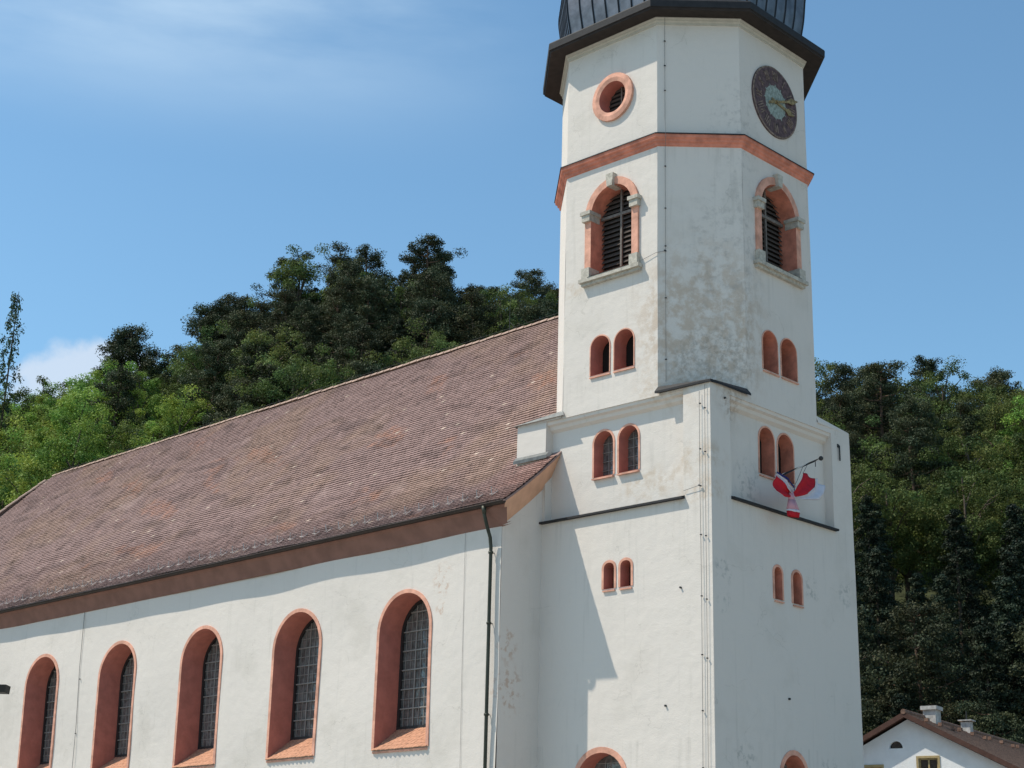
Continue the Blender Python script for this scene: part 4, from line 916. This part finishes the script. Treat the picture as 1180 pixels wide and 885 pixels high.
def mktree(kind, seed, H=14., Rr=4.2):
    rs = np.random.default_rng(seed); rd = random.Random(seed); tk = MB(); cen = []; spr = []
    if kind in ('bright', 'mid'):
        hb = H * .22; cz = H * .60; tk.tube([(0, 0, -1), (.1, 0, H * .25), (rd.uniform(-.3, .3), rd.uniform(-.3, .3), H * .55), (0, 0, H * .82)], .30, BARK, n=7, r2=.06)
        nc = 95 if kind == 'bright' else 85
        for i in range(nc):
            ph = rd.uniform(0, 2 * math.pi); u = rd.uniform(-1, 1); rr = rd.uniform(.55, 1.05) if rd.random() < .85 else rd.uniform(.1, .55)
            lob = 1 + .22 * math.sin(3 * ph + seed) + .12 * math.sin(5 * ph + 2 * seed + 3 * u)
            c = Vector((math.cos(ph) * math.sqrt(1 - u * u) * Rr * rr * lob, math.sin(ph) * math.sqrt(1 - u * u) * Rr * rr * lob, cz + u * H * .40 * rr * (1 + .1 * math.sin(4 * ph + seed))))
            cen.append(tuple(c)); spr.append(rd.uniform(.55, 1.15))
            if i % 6 == 0: tk.tube([(0, 0, max(H * .25, c.z - 2.5)), tuple(c * .6 + Vector((0, 0, c.z * .35))), tuple(c)], .09, BARK, n=4, r2=.02)
        V, col = leafmesh(cen, 210, spr, .19 if kind == 'bright' else .18, rs, flat=.75, droop=.12); m = LBRI if kind == 'bright' else LMID
    elif kind == 'pine':
        lean = rd.uniform(-.8, .8); bend = lambda z: Vector((lean * (z / H) ** 2, .3 * math.sin(z * .3 + seed), z))
        tk.tube([bend(z) for z in (-1, 3, 6, 9, 12, H)], .26, PBARK, n=7, r2=.05)
        nb = 34
        for i in range(nb):
            z = H * (.22 + .78 * (i + .5) / nb); t = (z / H - .22) / .78; L = Rr * (1 - t ** 1.7 * .72) * rd.uniform(.55, 1.12); ph = i * 2.4 + rd.uniform(-.5, .5); b0 = bend(z); rise = rd.uniform(.0, .35)
            tip = b0 + Vector((math.cos(ph) * L, math.sin(ph) * L, L * rise)); tk.tube([b0, (b0 + tip) / 2 + Vector((0, 0, -.1 * L)), tip], .07, PBARK, n=4, r2=.015)
            for k in range(5):
                s = (.40, .6, .78, .92, 1.05)[k]; q = b0 + (tip - b0) * s + Vector((rd.gauss(0, .35), rd.gauss(0, .35), .12 + rd.gauss(0, .18))); cen.append(tuple(q)); spr.append(rd.uniform(.5, 1.0))
        cen.append(tuple(bend(H))); spr.append(.7)
        V, col = leafmesh(cen, 150, spr, .17, rs, flat=.62, tilt=1.3); m = LPIN
    elif kind == 'spruce':
        tk.tube([(0, 0, -1), (0, 0, H * .5), (0, 0, H * .98)], .22, BARK, n=6, r2=.02); nb = 60
        for i in range(nb):
            z = H * (.12 + .86 * i / nb); L = Rr * .72 * (1 - z / H) ** .85 * rd.uniform(.7, 1.1) + .15; ph = i * 2.4
            for k in range(3):
                s = (.4, .72, 1.0)[k]; cen.append((math.cos(ph) * L * s, math.sin(ph) * L * s, z - .25 * L * s + rd.gauss(0, .08))); spr.append(.28 + .30 * L / Rr + .1)
        V, col = leafmesh(cen, 100, spr, .16, rs, flat=.55, droop=.25, tilt=1.2); m = LSPR
    else:   # larch: thin, drooping, see-through
        tk.tube([(0, 0, -1), (.15, 0, H * .5), (.3, 0, H)], .17, BARK, n=6, r2=.02); nb = 60
        for i in range(nb):
            z = H * (.25 + .75 * i / nb); L = (1.55 * (1 - (z / H)) ** .5 + .18) * rd.uniform(.4, 1.15); ph = i * 2.4; tip = Vector((.15 + math.cos(ph) * L, math.sin(ph) * L, z - .25 * L)); tk.tube([(.15 * z / H * 2, 0, z), tuple(tip)], .025, BARK, n=3, r2=.01)
            cen.append(tuple(tip * .6 + Vector((0, 0, z * .4)))); spr.append(.22); cen.append(tuple(tip)); spr.append(.30)
        V, col = leafmesh(cen, 26, spr, .17, rs, flat=1.5, droop=.9, tilt=1.2); m = LLAR
    cm = crownobj(V, col, m)
    root = bpy.data.objects.new({'bright': 'broadleaf_tree', 'mid': 'broadleaf_tree', 'pine': 'pine_tree', 'spruce': 'spruce_tree', 'larch': 'larch_tree'}[kind], None)
    co = bpy.data.objects.new('crown', cm); to = tk.build('trunk'); C.objects.unlink(to)
    return root, co, to
PROTO = {}
for kind, n in (('bright', 3), ('mid', 4), ('pine', 5), ('spruce', 3), ('larch', 1)):
    PROTO[kind] = [mktree(kind, 11 + 7 * i + len(kind)) for i in range(n)]
def tree(kind, x, y, s=1., rz_=0., label='', group=None, lean=(0, 0), var=None, z=None, sz=None):
    r0, c0, t0 = PROTO[kind][(rnd.randrange(len(PROTO[kind])) if var is None else var)]
    r = r0.copy(); C.objects.link(r); r.location = (x, y, hill(x, y) - .3 if z is None else z); r.scale = (s, s, sz or s); r.rotation_euler = (lean[0], lean[1], rz_)
    for q in (c0, t0): c = q.copy(); C.objects.link(c); c.parent = r
    tag(r, label, 'tree', group); return r
def proj(P):
    v = Vector(P) - CAM; z = v.dot(F_); return 590 + 1910.8 * v.dot(R_) / z, 442.5 - 1910.8 * v.dot(U_) / z
def at_bearing(px, r):
    """ground position on the bearing of photo column px at range r from the viewpoint"""
    d = F_ * 1910.8 + R_ * (px - 590) ; a = math.atan2(d.y, d.x); return GO.x + r * math.cos(a), GO.y + r * math.sin(a)
LAB = {('pine', 'L'): ('dark pine in the wood above the nave roof', 'pines on the hillside above the nave roof'),
       ('spruce', 'L'): ('dark pointed spruce in the wood above the nave roof', 'spruces on the hillside above the nave roof'),
       ('mid', 'L'): ('mid green broadleaf tree in the wood above the nave roof', 'green broadleaf trees above the nave roof'),
       ('bright', 'L'): ('bright green broadleaf tree behind the left end of the nave roof', 'bright broadleaf trees behind the left of the nave roof'),
       ('pine', 'R'): ('dark pine on the wooded slope right of the tower', 'pines on the slope right of the tower'),
       ('spruce', 'R'): ('dark pointed spruce on the wooded slope right of the tower', 'spruces on the slope right of the tower'),
       ('mid', 'R'): ('mid green broadleaf tree on the wooded slope right of the tower', 'green broadleaf trees on the slope right of the tower'),
       ('bright', 'R'): ('lighter green broadleaf tree on the wooded slope right of the tower', 'lighter broadleaf trees on the slope right of the tower')}
def roofline(px):
    return interp(px, [(-60, 640), (0, 597), (60, 553), (354, 459), (648, 364), (655, 364)])
placed = 0
tr_ = random.Random(21)
r = 96.
while r < 196:
    stepa = 5.1; az = 112.
    while az < 156.:
        a = rad(az + tr_.uniform(-.6, .6)); rr = r + tr_.uniform(-2, 2); x, y = GO.x + rr * math.cos(a), GO.y + rr * math.sin(a); az += math.degrees(stepa / r)
        h = hill(x, y); px, py = proj((x, y, h + 13)); pb = proj((x, y, h + 3))[1]
        if px < -75 or px > 1250: continue
        if 690 < px < 905: continue
        if px < 690 and py > roofline(px) + 25: continue
        if px > 900 and py > 905: continue
        side = 'L' if px < 700 else 'R'; q = tr_.random(); nzz = noise.noise(Vector((x * .045, y * .045, 5.5)))
        if side == 'L':
            if px < 110: kind = 'bright' if q < .72 else 'mid'
            elif px < 235: kind = ('bright' if q < .60 else 'mid' if q < .8 else 'pine') if py > 400 else ('pine' if q < .6 else 'mid')
            else: kind = 'pine' if q < .58 else 'spruce' if q < .68 else 'mid'
        else:
            if py > 560: kind = 'spruce' if q < .60 else 'pine' if q < .93 else 'mid'  # dark conifers low on this slope: their colour stands in for its shade
            else: kind = 'mid' if q < .68 + nzz * .6 else 'pine' if q < .93 else 'bright'
        s = tr_.uniform(.80, 1.12); s *= .9 if rr > RC else 1
        tree(kind, x, y, s, tr_.uniform(0, 6.28), LAB[(kind, side)][0], LAB[(kind, side)][1], var=tr_.randrange(len(PROTO[kind]))); placed += 1
    r += 4.9
print('trees', placed)
# single trees that can be told apart
x, y = at_bearing(5, 158); tree('larch', x, y, 1.25, .5, 'thin feathery larch rising alone at the left edge of the skyline', sz=(57.5 - hill(x, y)) / 14.)
x, y = at_bearing(206, 172); tree('pine', x, y, 1.12, 0, 'windswept pine leaning left against the sky, over the bright green trees', lean=(.29, -.31), var=1)
x, y = at_bearing(338, 172); tree('mid', x, y, 1.15, 2.1, 'tall green broadleaf forming the highest leafy top on the left skyline')
x, y = at_bearing(487, 172); tree('pine', x, y, 1.18, 4.1, 'tallest dark round topped pine on the skyline above the nave ridge', var=2)
x, y = at_bearing(620, 172); tree('mid', x, y, .92, .8, 'last green tree on the skyline just left of the tower')
x, y = at_bearing(1060, 178); tree('pine', x, y, 1.08, .3, 'broad pine standing highest on the skyline right of the tower', var=0)
x, y = at_bearing(1141, 178); tree('pine', x, y, .98, 2.3, 'left pine of the small group on the far right skyline', var=3)
